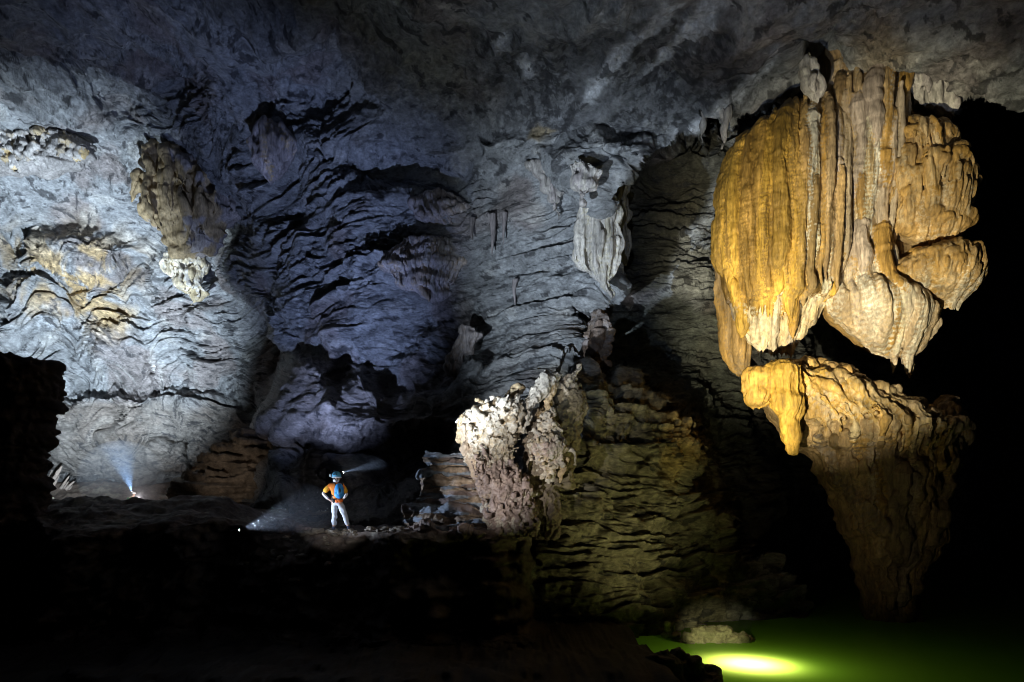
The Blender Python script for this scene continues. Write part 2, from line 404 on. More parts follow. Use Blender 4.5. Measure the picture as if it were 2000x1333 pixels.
# ================================================================== SOUP -> ONE ROCK MESH
class Soup:
    def __init__(self):
        self.v = []; self.f = []; self.c = []; self.n = 0

    def add(self, V, Fc, c):
        self.v.append(np.asarray(V, float)); self.f += [tuple(i + self.n for i in q) for q in Fc]
        c = np.asarray(c, float)
        self.c.append(np.broadcast_to(c, (len(V), 3)) if c.ndim == 1 else c)
        self.n += len(V)

    def tube(self, path, rad, c, sides=10, flat=1.0):
        """closed tapered tube along path; flat squeezes it along the view depth"""
        path = np.asarray(path, float); n = len(path)
        T = np.gradient(path, axis=0); T /= np.linalg.norm(T, axis=1, keepdims=True) + 1e-9
        up = np.array([0, 1, 0.0]) if abs(T[:, 1].mean()) < 0.8 else np.array([0, 0, 1.0])
        A = np.cross(T, up); A /= np.linalg.norm(A, axis=1, keepdims=True) + 1e-9
        B = np.cross(T, A)
        a = np.linspace(0, 2 * np.pi, sides, endpoint=False)
        rad = np.asarray(rad, float)
        V = path[:, None] + rad[:, None, None] * (np.cos(a)[None, :, None] * A[:, None] + flat * np.sin(a)[None, :, None] * B[:, None])
        V = V.reshape(-1, 3)
        Fc = []
        for i in range(n - 1):
            for j in range(sides):
                k = (j + 1) % sides
                Fc.append((i * sides + j, i * sides + k, (i + 1) * sides + k, (i + 1) * sides + j))
        Fc.append(tuple(range(sides - 1, -1, -1))); Fc.append(tuple((n - 1) * sides + j for j in range(sides)))
        c = np.asarray(c, float)
        if c.ndim == 2: c = np.repeat(c, sides, 0)
        self.add(V, Fc, c)

    def ball(self, p, r, c, sq=(1, 1, 1)):
        p = np.asarray(p, float); n = 7
        t = np.linspace(-1, 1, n) * 0.98
        path = p[None] + np.stack([0 * t, 0 * t, t * r * sq[2]], 1)
        rad = np.sqrt(1 - t * t) * r * sq[0]
        self.tube(path, rad, c, 12, sq[1] / sq[0])

    def loft(self, rows, Y0, dr, c, sides=40, shrink=0.0, step=6.0, rag=0.0):
        """closed body from outline rows (y, left, right) at distance Y0, depth = dr * half width"""
        rows = np.asarray(rows, float)
        py = np.arange(rows[0, 0], rows[-1, 0] + 0.1, step)
        xl = np.interp(py, rows[:, 0], rows[:, 1]); xr = np.interp(py, rows[:, 0], rows[:, 2])
        if rag:
            xl = xl + rag * fbm(py / 40, py * 0 + 1.7, py * 0, 3, 5); xr = xr + rag * fbm(py / 40, py * 0 + 9.7, py * 0, 3, 6)
        cx = (xl + xr) / 2; hw = np.maximum((xr - xl) / 2 - shrink, 2.0)
        mpp = Y0 / F
        cen = np.stack([(cx - HX) * mpp, np.full_like(cx, Y0), (HY - py) * mpp], 1)
        a = np.linspace(0, 2 * np.pi, sides, endpoint=False)
        hwm = hw * mpp
        V = cen[:, None] + np.stack([np.cos(a)[None] * hwm[:, None], np.sin(a)[None] * hwm[:, None] * dr, 0 * a[None] * hwm[:, None]], -1)
        n = len(py); Fc = []
        for i in range(n - 1):
            for j in range(sides):
                k = (j + 1) % sides
                Fc.append((i * sides + j, (i + 1) * sides + j, (i + 1) * sides + k, i * sides + k))
        Fc.append(tuple(range(sides))); Fc.append(tuple((n - 1) * sides + j for j in range(sides - 1, -1, -1)))
        self.add(V.reshape(-1, 3), Fc, c)
        return dict(py=py, cx=cx, hw=hw, Y0=Y0, dr=dr)

    def surf(self, B, s, py):
        """point on the front of loft B at lateral position s in (-1, 1)"""
        cx = np.interp(py, B['py'], B['cx']); hw = np.interp(py, B['py'], B['hw'])
        mpp = B['Y0'] / F
        return np.stack([(cx + s * hw - HX) * mpp, B['Y0'] - np.sqrt(np.maximum(0, 1 - s * s)) * hw * mpp * B['dr'], (HY - py) * mpp], -1)

    def finger(self, B, px, y0, y1, w, c, bulge=0.2, sink=0.35, seed=0, tip=0.25, back=1, lean=0.0, sides=10):
        """a lumpy dripstone finger running down the front (or back) of loft B; sizes in outline units"""
        n = max(6, int((y1 - y0) / 7)); t = np.linspace(0, 1, n); py = y0 + (y1 - y0) * t
        r = np.random.default_rng(seed + 1000)
        wob = w * 0.25 * np.sin(t * r.uniform(3, 9) + r.uniform(0, 6)) + lean * t
        cx = np.interp(y0 + 0.3 * (y1 - y0), B['py'], B['cx']); hw = np.interp(y0 + 0.3 * (y1 - y0), B['py'], B['hw'])
        s0 = np.clip((px - cx) / hw, -0.97, 0.97)
        cxs = np.interp(py, B['py'], B['cx']); hws = np.interp(py, B['py'], B['hw'])
        s = np.clip(0.5 * s0 + 0.5 * (px - cxs) / hws, -0.98, 0.98) + wob / hws
        s = np.clip(s, -0.99, 0.99)
        pt = self.surf(B, s, py)
        mpp = B['Y0'] / F
        prof = np.clip(t / 0.10, 0.25, 1) ** 0.5 * (1 - np.clip((t - (1 - tip)) / tip, 0, 1) ** 1.6 * 0.86)
        lum = 1 + bulge * np.sin(t * (y1 - y0) / (w * r.uniform(2.2, 4.0)) + r.uniform(0, 6)) * r.uniform(.4, 1, 1) + 0.12 * r.normal(size=n) * bulge * 3
        rad = w * prof * np.clip(lum, 0.5, 1.6) * mpp
        pt[:, 1] += sink * w * mpp
        if back < 0: pt[:, 1] = 2 * B['Y0'] - pt[:, 1]
        self.tube(pt, rad, c, sides)

    def build(self, name, voxel, mat, parent=None, disp=None, jitter=0.02, cnoise=0.0, smooth=1, cfun=None):
        me = bpy.data.meshes.new(name + '_src')
        me.from_pydata([tuple(v) for v in np.concatenate(self.v)], [], self.f); me.update()
        o = bpy.data.objects.new('tmp', me); COL.objects.link(o)
        md = o.modifiers.new('r', 'REMESH'); md.mode = 'VOXEL'; md.voxel_size = voxel
        if smooth:
            ms = o.modifiers.new('s', 'SMOOTH'); ms.factor = 0.5; ms.iterations = smooth
        dg = bpy.context.evaluated_depsgraph_get()
        out = bpy.data.meshes.new_from_object(o.evaluated_get(dg), depsgraph=dg)
        bpy.data.objects.remove(o); bpy.data.meshes.remove(me)
        out.name = name
        n = len(out.vertices)
        co = np.empty(n * 3, np.float32); out.vertices.foreach_get('co', co); co = co.reshape(-1, 3)
        no = np.empty(n * 3, np.float32); out.vertex_normals.foreach_get('vector', no); no = no.reshape(-1, 3)
        src = np.concatenate(self.v); sc = np.concatenate(self.c)
        kd = kdtree.KDTree(len(src))
        for i, v in enumerate(src): kd.insert(v, i)
        kd.balance()
        jit = co + rng.normal(size=co.shape) * jitter
        idx = np.fromiter((kd.find(v)[1] for v in jit), np.int64, n)
        C = sc[idx].copy()
        x, y, z = co.T
        if cnoise:
            b = fbm(x * 1.3, y * 1.3, z * 0.5, 4, 91)
            C *= (1 + cnoise * b)[:, None]
        if cfun is not None: C = cfun(x, y, z, C)
        if disp is not None:
            co = co + no * disp(x, y, z, no)[:, None]
            out.vertices.foreach_set('co', co.astype(np.float32).ravel())
        out.polygons.foreach_set('use_smooth', np.ones(len(out.polygons), bool)); out.update()
        set_col(out, np.clip(C, 0.01, 0.85))
        return link(name, out, mat, parent)


def flow_disp(a=0.05, f=2.0):
    def d(x, y, z, n):
        v = perlin(x * f * 2.2, y * f * 2.2, z * f * 0.35, 101) * 0.7 + perlin(x * f * 5, y * f * 5, z * f * 0.8, 102) * 0.45
        h = perlin(x * f * 1.4, y * f * 1.4, z * f * .15, 103) * 0.5
        g = fbm(x * f * 3, y * f * 3, z * f * 3, 3, 104) * 0.3
        return a * (v + h + g)
    return d


def crag_disp(a=0.12, f=1.5, st=0.5):
    def d(x, y, z, n):
        r = ridged(x * f, y * f, z * f, 4, 111) - 0.6
        s = np.tanh(4 * perlin(x * f * .5, y * f * .5, z * f * 3.5, 112)) * st
        return a * (r + s + 0.5 * fbm(x * f * 4, y * f * 4, z * f * 4, 3, 113))
    return d


OCH = np.array((0.50, 0.30, 0.055)); OCH2 = np.array((0.40, 0.235, 0.065)); CRM = np.array((0.60, 0.54, 0.42)); BRN = np.array((0.30, 0.20, 0.10)); LAV = np.array((0.42, 0.34, 0.29)); WHT = np.array((0.66, 0.62, 0.55))


def mixc(a, b, t): return np.asarray(a) * (1 - t) + np.asarray(b) * t


# ================================================================== THE GREAT HANGING FLOWSTONE
r = np.random.default_rng(21)
hang = empty('hanging_flowstone', tuple(P(1640, 130, 22)))
tag(hang, 'huge ochre and cream flowstone mass hanging from the ceiling above the water, fluted like curtains', 'flowstone')
# --- main curtain
A = Soup()
B1 = A.loft([(196, 1548, 1600), (215, 1510, 1640), (240, 1472, 1650), (275, 1440, 1655), (320, 1415, 1660), (380, 1397, 1660), (450, 1390, 1655), (520, 1392, 1650), (560, 1398, 1640),
             (590, 1410, 1650), (606, 1425, 1600)], 22.0, 0.6, OCH2 * .4, shrink=14)  # base coloured dark to deepen the shade in the grooves
def och(px):
    t = sstep(1480, 1600, px)
    return mixc(mixc(OCH, OCH2, r.uniform(0, .8)), mixc(mixc(LAV, CRM, r.uniform(0, .5)), OCH2, r.uniform(0, .7)), t * r.uniform(.4, 1)) * r.uniform(.55, 1.2)
for i in range(15):                                     # broad folds
    px = 1388 + i * 21 + r.uniform(-6, 6); top = 212 + 0.010 * abs(px - 1560) ** 1.75
    A.finger(B1, px, top, np.interp(px, [1380, 1440, 1520, 1560, 1640, 1700], [560, 610, 640, 600, 575, 560]) - r.uniform(0, 60), r.uniform(13, 20), och(px), .08, r.uniform(-.6, .5), 40 + i, r.uniform(.1, .25))
for i in range(104):
    px = 1378 + (i % 64) * 4.8 + r.uniform(-3, 3)
    top = 208 + 0.010 * abs(px - 1560) ** 1.75 + r.uniform(0, 220) * (r.random() < .75)
    bot = np.interp(px, [1380, 1440, 1520, 1560, 1640, 1700], [560, 625, 650, 605, 580, 560]) - r.uniform(0, 190) * (r.random() < .75)
    if bot - top < 60: continue
    A.finger(B1, px, top, bot, r.uniform(2.8, 7.5), och(px), 0.09, r.uniform(-3.4, -.2), i, r.uniform(.12, .35))
# strong named folds of the curtain
for k, (px, y0, y1, w, c) in enumerate([
        (1545, 245, 545, 15, WHT), (1552, 300, 560, 12, CRM), (1534, 330, 500, 9, WHT), (1520, 420, 655, 15, OCH), (1487, 440, 610, 13, OCH), (1500, 300, 600, 12, OCH),
        (1465, 300, 600, 14, OCH), (1440, 330, 615, 14, OCH2), (1412, 360, 600, 12, OCH), (1392, 430, 590, 9, OCH2), (1430, 560, 668, 14, OCH), (1575, 240, 575, 11, OCH2), (1600, 260, 590, 12, LAV),
        (1622, 250, 560, 11, OCH2), (1585, 480, 600, 10, CRM), (1605, 500, 600, 9, OCH), (1636, 330, 500, 9, CRM), (1650, 300, 560, 10, LAV), (1533, 540, 680, 10, OCH2)]):
    A.finger(B1, px, y0, y1, w * .8, c, 0.12, -.9, 300 + k, .22)
BH = A.loft([(585, 1412, 1640), (610, 1416, 1610), (640, 1428, 1580), (668, 1448, 1562), (688, 1472, 1556)], 22.0, .45, LAV * .7, 24, 10, 4, 8)
for i in range(150):                                    # pale ragged hem
    px = r.uniform(1418, 1600); y0 = r.uniform(585, 640); y1 = np.interp(px, [1418, 1450, 1500, 1560, 1600], [668, 700, 705, 706, 640]) - r.uniform(0, 50) * r.random()
    if y1 - y0 < 16: continue
    A.finger(BH, px, y0, y1, r.uniform(2, 6.5), mixc(mixc(CRM, LAV, r.uniform(0, .8)), OCH, r.uniform(0, .5)), 0.25, r.uniform(-2.5, .3), 500 + i, .5, lean=r.uniform(-8, 8), sides=7)
for i in range(40):
    A.finger(B1, r.uniform(1390, 1690), 260, r.uniform(420, 600), r.uniform(10, 20), OCH2, .15, .3, 700 + i, back=-1)
A.build('curtain', 0.03, M_FLOW, hang, flow_disp(0.055), cnoise=.3)
# --- neck under the ceiling and the centre folds
A = Soup()
B2 = A.loft([(95, 1590, 1800), (130, 1600, 1785), (170, 1600, 1770), (220, 1580, 1765), (300, 1585, 1760), (400, 1600, 1750), (480, 1610, 1740), (530, 1625, 1730)], 22.1, 0.8, BRN, shrink=14)
for i in range(150):
    px = r.uniform(1570, 1775); y0 = r.uniform(135, 400); y1 = y0 + r.uniform(70, 300)
    A.finger(B2, px, y0, min(y1, 560), 2.2 + 6 * r.random() ** 2, mixc(mixc(OCH2, LAV, r.uniform(0, .9)), CRM, r.uniform(0, .35)), .16, r.uniform(-3.2, .2), 900 + i, .3)
for k, (px, y0, y1, w, c) in enumerate([(1665, 150, 330, 18, LAV), (1690, 145, 400, 13, OCH2), (1640, 230, 420, 15, LAV), (1655, 260, 560, 12, CRM), (1668, 280, 500, 10, WHT), (1690, 330, 410, 15, OCH2),
                                        (1700, 260, 360, 14, BRN), (1625, 400, 580, 9, WHT), (1715, 240, 400, 15, LAV), (1735, 140, 235, 16, OCH2), (1756, 150, 230, 14, LAV), (1610, 170, 330, 14, BRN)]):
    A.finger(B2, px, y0, y1, w * .85, c, .16, -1.0, 1200 + k, .3)
A.build('neck', 0.034, M_FLOW, hang, flow_disp(0.045), cnoise=.22)
# --- cauliflower lobe on the right
A = Soup()
B3 = A.loft([(236, 1745, 1790), (255, 1722, 1835), (300, 1708, 1872), (350, 1702, 1888), (400, 1708, 1888), (440, 1724, 1880), (470, 1755, 1870), (488, 1790, 1858)], 21.6, 0.85, BRN, shrink=8)
def lumps(A, B, n, xr, yr, rr, cols, seed, fing=0.5, drop=(25, 70)):
    q = np.random.default_rng(seed)
    for i in range(n):
        px = q.uniform(*xr); py = q.uniform(*yr)
        cx = np.interp(py, B['py'], B['cx']); hw = np.interp(py, B['py'], B['hw']); s = (px - cx) / hw
        if abs(s) > 1.02: continue
        p = A.surf(B, np.clip(s, -.99, .99), np.array(py)); w = rr[0] + (rr[1] - rr[0]) * q.random() ** 1.6; dp = q.uniform(-.35, .5)
        c = mixc(cols[0], cols[1], q.random())
        A.ball(p + np.array([0, dp * w * .018, 0]), w * B['Y0'] / F, c, (1, .8, q.uniform(.55, .9)))
        if q.random() < fing:
            m = int(3 + w / 3)
            for k in range(m):
                A.finger(B, px + w * (1.7 * (k + q.random()) / m - .85), py - w * .2, py + q.uniform(*drop) * (.6 + w / 40), q.uniform(1.8, 4.2), mixc(c, CRM, q.uniform(0, .5) * q.random()), .2, -dp - q.uniform(0, 1.5) - w * .10, seed * 77 + i * 9 + k, .5, sides=7)


lumps(A, B3, 95, (1698, 1892), (242, 462), (6, 24), (OCH2, mixc(OCH2, BRN, .6)), 31, .75, (22, 60))
for i in range(50):
    px = r.uniform(1760, 1885); A.finger(B3, px, r.uniform(400, 440), r.uniform(460, 496), r.uniform(4, 8), mixc(OCH2, WHT, r.uniform(0, .6)), .25, -.1, 1500 + i, .4, sides=8)
A.build('lobe', 0.03, M_FLOW, hang, flow_disp(0.04), cnoise=.2)
# --- mushroom lobe
A = Soup()
B4 = A.loft([(476, 1850, 1880), (488, 1795, 1898), (508, 1750, 1906), (540, 1738, 1910), (565, 1750, 1902), (580, 1790, 1888), (592, 1830, 1872)], 21.4, 0.85, BRN, shrink=6)
lumps(A, B4, 60, (1735, 1908), (486, 550), (6, 20), (OCH2, BRN), 33, .7, (20, 50))
for i in range(70):
    px = r.uniform(1750, 1906); y = np.interp(px, [1750, 1800, 1860, 1906], [575, 640, 640, 560])
    A.finger(B4, px, r.uniform(530, 560), min(y - r.uniform(0, 40), 612), r.uniform(4, 9), mixc(OCH2, WHT, r.uniform(0, .8)), .2, 0, 1600 + i, .45, sides=8)
A.build('lobe', 0.03, M_FLOW, hang, flow_disp(0.04), cnoise=.2)
# --- pale lower mass with tapering tips
A = Soup()
B5 = A.loft([(430, 1620, 1735), (500, 1610, 1745), (560, 1600, 1760), (590, 1590, 1815), (615, 1600, 1832), (640, 1628, 1828), (665, 1655, 1812), (690, 1690, 1795), (704, 1735, 1785)], 21.9, 0.65, mixc(OCH2, BRN, .5), shrink=16)
for i in range(150):
    px = r.uniform(1590, 1840); top = r.uniform(430, 620) if px < 1750 else r.uniform(560, 640)
    bot = min(top + r.uniform(60, 190), np.interp(px, [1590, 1650, 1700, 1780, 1840], [655, 700, 728, 745, 680]))
    if bot - top < 25: continue
    A.finger(B5, px, top, bot, r.uniform(3.5, 8.5), mixc(mixc(OCH2, LAV, r.uniform(0, .6)), WHT, r.uniform(.1, .9) * sstep(480, 640, bot)), .18, r.uniform(-2.2, .2), 1800 + i, .4, sides=8)
for k, (px, y0, y1, w, c) in enumerate([(1660, 440, 560, 16, LAV), (1695, 450, 600, 17, OCH2), (1690, 590, 700, 9, CRM), (1676, 570, 690, 8, LAV), (1704, 560, 715, 8, OCH2), (1722, 590, 700, 8, CRM), (1655, 560, 650, 8, WHT), (1640, 540, 660, 7, LAV), (1760, 690, 725, 12, LAV), (1775, 700, 738, 8, WHT)]):
    A.finger(B5, px, y0, y1, w * .85, c, .15, -1.0, 2100 + k, .35)
lumps(A, B5, 44, (1600, 1830), (560, 640), (5, 10), (mixc(OCH2, CRM, .4), LAV), 36, .9, (25, 70))
lumps(A, B5, 50, (1600, 1740), (440, 560), (6, 13), (LAV, OCH2), 35, .5, (20, 60))
A.build('tapering_mass', 0.032, M_FLOW, hang, flow_disp(0.05), cnoise=.22)
A = Soup()
A.loft([(150, 1640, 1800), (230, 1640, 1850), (300, 1640, 1868), (420, 1640, 1862), (470, 1640, 1850), (540, 1640, 1870), (600, 1630, 1840), (680, 1660, 1800)], 23.0, .7, BRN * .7, shrink=10, rag=14)
A.build('core', .05, M_FLOW, hang, flow_disp(.08), cnoise=.3)
# --- rear curtain edge
A = Soup()
B6 = A.loft([(500, 1392, 1430), (560, 1396, 1440), (620, 1402, 1450), (680, 1410, 1462), (715, 1425, 1466), (738, 1440, 1462)], 23.6, 1.2, BRN, shrink=3)
for i in range(14):
    A.finger(B6, r.uniform(1394, 1462), r.uniform(500, 580), r.uniform(660, 740), r.uniform(6, 10), mixc(OCH2, BRN, r.random()), .12, .2, 2300 + i)
A.build('rear_curtain', 0.04, M_FLOW, hang, flow_disp(0.04), cnoise=.2)

# ================================================================== THE PEDESTAL IN THE WATER
A = Soup()
G1 = A.loft([(702, 1505, 1545), (715, 1478, 1590), (735, 1460, 1635), (760, 1462, 1690), (785, 1475, 1740), (810, 1500, 1800), (835, 1520, 1860), (860, 1540, 1862), (890, 1580, 1845), (950, 1610, 1838),
             (1000, 1628, 1830), (1050, 1652, 1822), (1100, 1664, 1808), (1150, 1674, 1798), (1225, 1676, 1798)], 21.6, 0.8, BRN * .8, shrink=14)
G2 = A.loft([(776, 1838, 1858), (795, 1818, 1880), (825, 1806, 1888), (850, 1815, 1876), (866, 1840, 1862)], 21.3, 1.0, BRN, shrink=4)
lumps(A, G2, 26, (1800, 1893), (780, 860), (7, 14), (BRN, LAV), 41, .6, (18, 50))
G3 = A.loft([(700, 1508, 1545), (720, 1490, 1565), (780, 1505, 1565), (840, 1520, 1560), (890, 1540, 1558)], 20.1, .9, OCH, shrink=4)
for i in range(24):
    A.finger(G3, r.uniform(1495, 1562), 705, r.uniform(780, 892), r.uniform(7, 12), OCH, .12, .2, 2500 + i, .3)
G4 = A.loft([(712, 1480, 1510), (730, 1458, 1520), (760, 1452, 1512), (785, 1458, 1495), (798, 1470, 1486)], 20.3, .9, OCH, shrink=4)
for i in range(18):
    A.finger(G4, r.uniform(1455, 1515), r.uniform(715, 740), r.uniform(770, 806), r.uniform(6, 10), mixc(OCH, OCH2, r.random()), .12, .2, 2550 + i, .35)
rim = lambda px: np.interp(px, [1460, 1540, 1600, 1700, 1760, 1800, 1870], [720, 712, 728, 775, 812, 828, 835])
for i in range(90):                                     # knobbly rim
    px = r.uniform(1545, 1865); y = rim(px) + r.uniform(0, 45)
    cx = np.interp(y, G1['py'], G1['cx']); hw = np.interp(y, G1['py'], G1['hw']); s = np.clip((px - cx) / hw, -.97, .97)
    p = A.surf(G1, s, np.array(y)); w = r.uniform(8, 19); p[1] -= r.uniform(0, 12) * .018
    A.ball(p, w * .018, mixc(mixc(mixc(OCH, OCH2, r.random()), LAV, .85 * sstep(1590, 1800, px)), CRM, r.uniform(0, .35)), (1, .9, .8))
lumps(A, G1, 60, (1540, 1870), (735, 850), (7, 22), (mixc(OCH2, OCH, .4), mixc(LAV, OCH2, .5)), 43, .8, (20, 60))
lumps(A, G1, 44, (1575, 1850), (870, 1040), (5, 14), (BRN * .7, mixc(BRN, LAV, .5)), 47, .8, (30, 80))
for i in range(170):                                    # skirt of drapes sweeping in under the rim
    px = r.uniform(1510, 1872); y0 = rim(px) + r.uniform(5, 60); y1 = y0 + r.uniform(30, 85)
    A.finger(G1, px, y0, y1, r.uniform(3.5, 8), mixc(mixc(mixc(OCH, OCH2, r.random()), LAV, r.uniform(.2, .9) * sstep(1570, 1780, px)), CRM, r.uniform(0, .45)), .18, r.uniform(-2.4, .2), 2700 + i, .4, lean=(1700 - px) * .2, sides=8)
for i in range(70):                                     # free-hanging drips under the rim
    px = r.uniform(1530, 1865); y0 = rim(px) + r.uniform(25, 70)
    A.finger(G1, px, y0, y0 + r.uniform(30, 90), r.uniform(2, 5), mixc(mixc(OCH, OCH2, r.random()), CRM, r.uniform(0, .6)), .25, r.uniform(-6, -2.5), 3300 + i, .6, sides=7)
for i in range(150):                                    # shaft ribs
    px = r.uniform(1570, 1850); y0 = r.uniform(850, 930); y1 = y0 + r.uniform(120, 290)
    A.finger(G1, px, y0, min(y1, 1220), 3 + 9 * r.random() ** 2, mixc(BRN, mixc(OCH2, LAV, r.random()), r.uniform(0, .9)) * r.uniform(.35, .8), .14, r.uniform(-2.0, .4), 2900 + i, .3, lean=(1720 - px) * .3)
for k, (px, y0, y1, w, c) in enumerate([(1790, 870, 1090, 13, OCH2 * .8), (1755, 900, 1100, 15, BRN), (1830, 860, 960, 10, LAV), (1640, 850, 1010, 13, OCH2 * .8)]):
    A.finger(G1, px, y0, y1, w, c, .1, 0, 3100 + k, .2, lean=(1720 - px) * .2)
ped = A.build('flowstone_pedestal', 0.034, M_FLOW, None, lambda x, y, z, n: flow_disp(0.07)(x, y, z, n) + .13 * sstep(3.0, 1.6, z) * (ridged(x * 1.3, y * 1.3, z * .7, 4, 7) - .3) + .10 * np.tanh(3 * perlin(x * .5, y * .5, z * 1.6, 9)) + .04 * fbm(x * 3, y * 3, z * 2, 3, 8), cnoise=.4)
tag(ped, 'broad-rimmed brown flowstone pedestal rising from the green water below the hanging mass', 'stalagmite')

# ================================================================== DRIPSTONE ON THE WALL AND CEILING
def drapery(name, rows, dr, cols, label, cat, n, wr, vox, seed, toward=0.4, lr=(.3, .8), lump=0, mat=M_FLOW, group=None, rag=6, disp=None, Y=None, shr=12, cfun=None):
    q = np.random.default_rng(seed)
    mid = rows[len(rows) // 3]
    Yw = Y if Y else wall_at((mid[1] + mid[2]) / 2, mid[0])[1] - toward
    A = Soup()
    B = A.loft(rows, Yw + .25, dr * .55, np.array(cols[0]) * .8, 24, shr, 4, rag * 2)
    y0, y1 = rows[0][0], rows[-1][0]
    ys = np.arange(y0, y1 + .1, 4.0); L_ = np.interp(ys, [w[0] for w in rows], [w[1] for w in rows]); R_ = np.interp(ys, [w[0] for w in rows], [w[2] for w in rows])
    xa, xb = L_.min(), R_.max()
    for i in range(n):
        px = xa + (xb - xa) * ((i + q.random()) / n)
        ok = ys[(px >= L_ - 2) & (px <= R_ + 2)]
        if len(ok) < 2: continue
        t0, t1 = ok.min(), ok.max() + q.uniform(-.32, .10) * (y1 - y0) * (.4 + .6 * q.random())
        a = t0 + (t1 - t0) * max(0, q.uniform(-.25, .65)); b = min(a + (y1 - y0) * q.uniform(*lr) + 8, t1)
        if b - a < 10: continue
        A.finger(B, px, a, b, q.uniform(*wr), mixc(cols[0], cols[q.integers(1, len(cols))], q.random()), .2, q.uniform(-3.2, .4), seed * 1000 + i, .5, sides=7)
    if lump: lumps(A, B, lump, (min(x[1] for x in rows), max(x[2] for x in rows)), (y0, y0 + .6 * (y1 - y0)), (wr[0] * 1.2, wr[1] * 2), (cols[0], cols[1]), seed + 5, .3, (10, 40))
    o = A.build(name, vox, mat, None, disp or flow_disp(0.06, 1.6), cnoise=.25, cfun=cfun)
    tag(o, label, cat, group)
    return o


def boss_disp(x, y, z, n):
    return .30 * fbm(x * .55, y * .55, z * .45, 3, 141) - .25 * np.maximum(0, .15 - np.abs(perlin(x * .5, y * .5, z * .28, 143))) * 4 + .05 * fbm(x * 3, y * 3, z * 3, 4, 142, .6)


def boss_col(x, y, z, C):
    k = sstep(.0, .25, fbm(x * .6, y * .6, z * .5, 4, 147) + .16 * (x + 18.5))
    return np.array((.40, .30, .17)) + (np.array((.38, .35, .35)) - np.array((.40, .30, .17))) * k[:, None] * .9


def lace_disp(x, y, z, n):
    return .05 * fbm(x * 3.5, y * 3.5, z * 2, 4, 144, .65) + .10 * np.tanh(3 * perlin(x * .7, y * .7, z * 2.4, 145)) + .12 * fbm(x * .7, y * .7, z * .7, 2, 146)


WG = np.array((0.50, 0.47, 0.44)); LV2 = np.array((0.40, 0.36, 0.36)); TN = np.array((0.46, 0.34, 0.17))
drapery('flowstone_shelf', [(238, 80, 118), (250, 45, 135), (266, 0, 150), (285, -40, 175), (310, -40, 182), (326, -40, 150), (338, 20, 110)], .6, ((.35, .33, .32), (.42, .40, .38), TN), 'grey ragged flowstone shelf at the left edge under a black overhang shadow', 'flowstone', 130, (2.5, 6), .055, 51, .3, (.15, .5), rag=16, disp=lambda x, y, z, n: crag_disp(.10, 1.1, .5)(x, y, z, n) + lace_disp(x, y, z, n))
drapery('ochre_flowstone', [(262, 330, 392), (285, 312, 402), (320, 290, 430), (350, 278, 480), (380, 264, 488), (405, 262, 480), (430, 280, 470), (460, 312, 455), (490, 330, 430), (505, 345, 415)], .8, (TN, TN * .9, (0.5, .36, .16), LV2), 'smooth ochre flowstone boss bulging from the blue-grey wall left of centre', 'flowstone', 10, (5, 10), .065, 52, .35, lump=4, shr=4, rag=14, disp=boss_disp, cfun=boss_col)
drapery('hanging_cone', [(498, 340, 400), (508, 326, 420), (530, 322, 424), (550, 328, 420), (568, 342, 412), (585, 355, 398), (598, 366, 386)], .9, ((.52, .43, .27), WHT, (.6, .58, .56)), 'cream crusted rock cone hanging just below the ochre boss', 'stalactite', 80, (2, 5), .05, 53, 1.5, (.15, .5), rag=12, disp=lace_disp)
drapery('flowstone_hump', [(240, 500, 550), (255, 490, 575), (285, 480, 588), (315, 488, 580), (345, 500, 560), (360, 515, 540)], .8, (LV2, LV2 * .8, TN), 'brown fibrous flowstone hump right of the ochre boss, under a round black shadow', 'flowstone', 80, (3, 6), .06, 54, .9, (.2, .6))
drapery('flowstone_drapery', [(474, 785, 900), (485, 765, 930), (500, 748, 948), (530, 742, 945), (555, 760, 925), (575, 800, 900), (592, 820, 850)], .45, (LV2, WG * .8, (.38, .3, .22)), 'wide mauve curtain of fine drips in the middle of the wall', 'flowstone', 420, (1.5, 3.6), .04, 55, .1, (.08, .3), rag=14, shr=16, disp=lace_disp)
drapery('flowstone_drapery', [(372, 835, 870), (382, 800, 905), (400, 775, 940), (425, 790, 975), (440, 850, 985), (452, 900, 980)], .4, (LV2 * .9, WG * .7, (.36, .3, .26)), 'dark fringe of short drips on the wall above the wide mauve curtain', 'flowstone', 260, (1.4, 3.2), .04, 56, .1, (.15, .5), rag=14, shr=16, disp=lace_disp)
drapery('white_drapery', [(375, 1160, 1200), (388, 1140, 1222), (405, 1118, 1228), (440, 1108, 1230), (470, 1106, 1230), (505, 1110, 1228), (530, 1128, 1224), (555, 1160, 1214), (580, 1172, 1206), (598, 1180, 1200)], .5, (WG * .9, WHT * .9, (.5, .45, .33)), 'white pointed drapery hanging at the right end of the wall beside the dark recess', 'stalactite', 330, (1.4, 4.6), .035, 57, 1.0, (.1, .45), rag=9, shr=16)
drapery('white_drapery', [(340, 1195, 1220), (370, 1192, 1232), (420, 1196, 1236), (470, 1206, 1236), (520, 1218, 1234)], .8, (WG * .8, WHT * .85, (.46, .38, .25)), 'narrow fluted drapery at the wall edge, touching the right side of the white pointed one', 'stalactite', 70, (1.5, 4), .035, 65, 1.2, (.2, .6), rag=8, shr=6)
drapery('white_drapery', [(318, 1040, 1080), (340, 1030, 1105), (372, 1036, 1112), (400, 1060, 1108), (432, 1080, 1100)], .5, (WG * .7, WG * .9, LV2), 'grey fringe of thin drips left of the white drapery cluster', 'stalactite', 120, (1.3, 3.6), .04, 66, .3, (.1, .45), rag=16, disp=lace_disp)
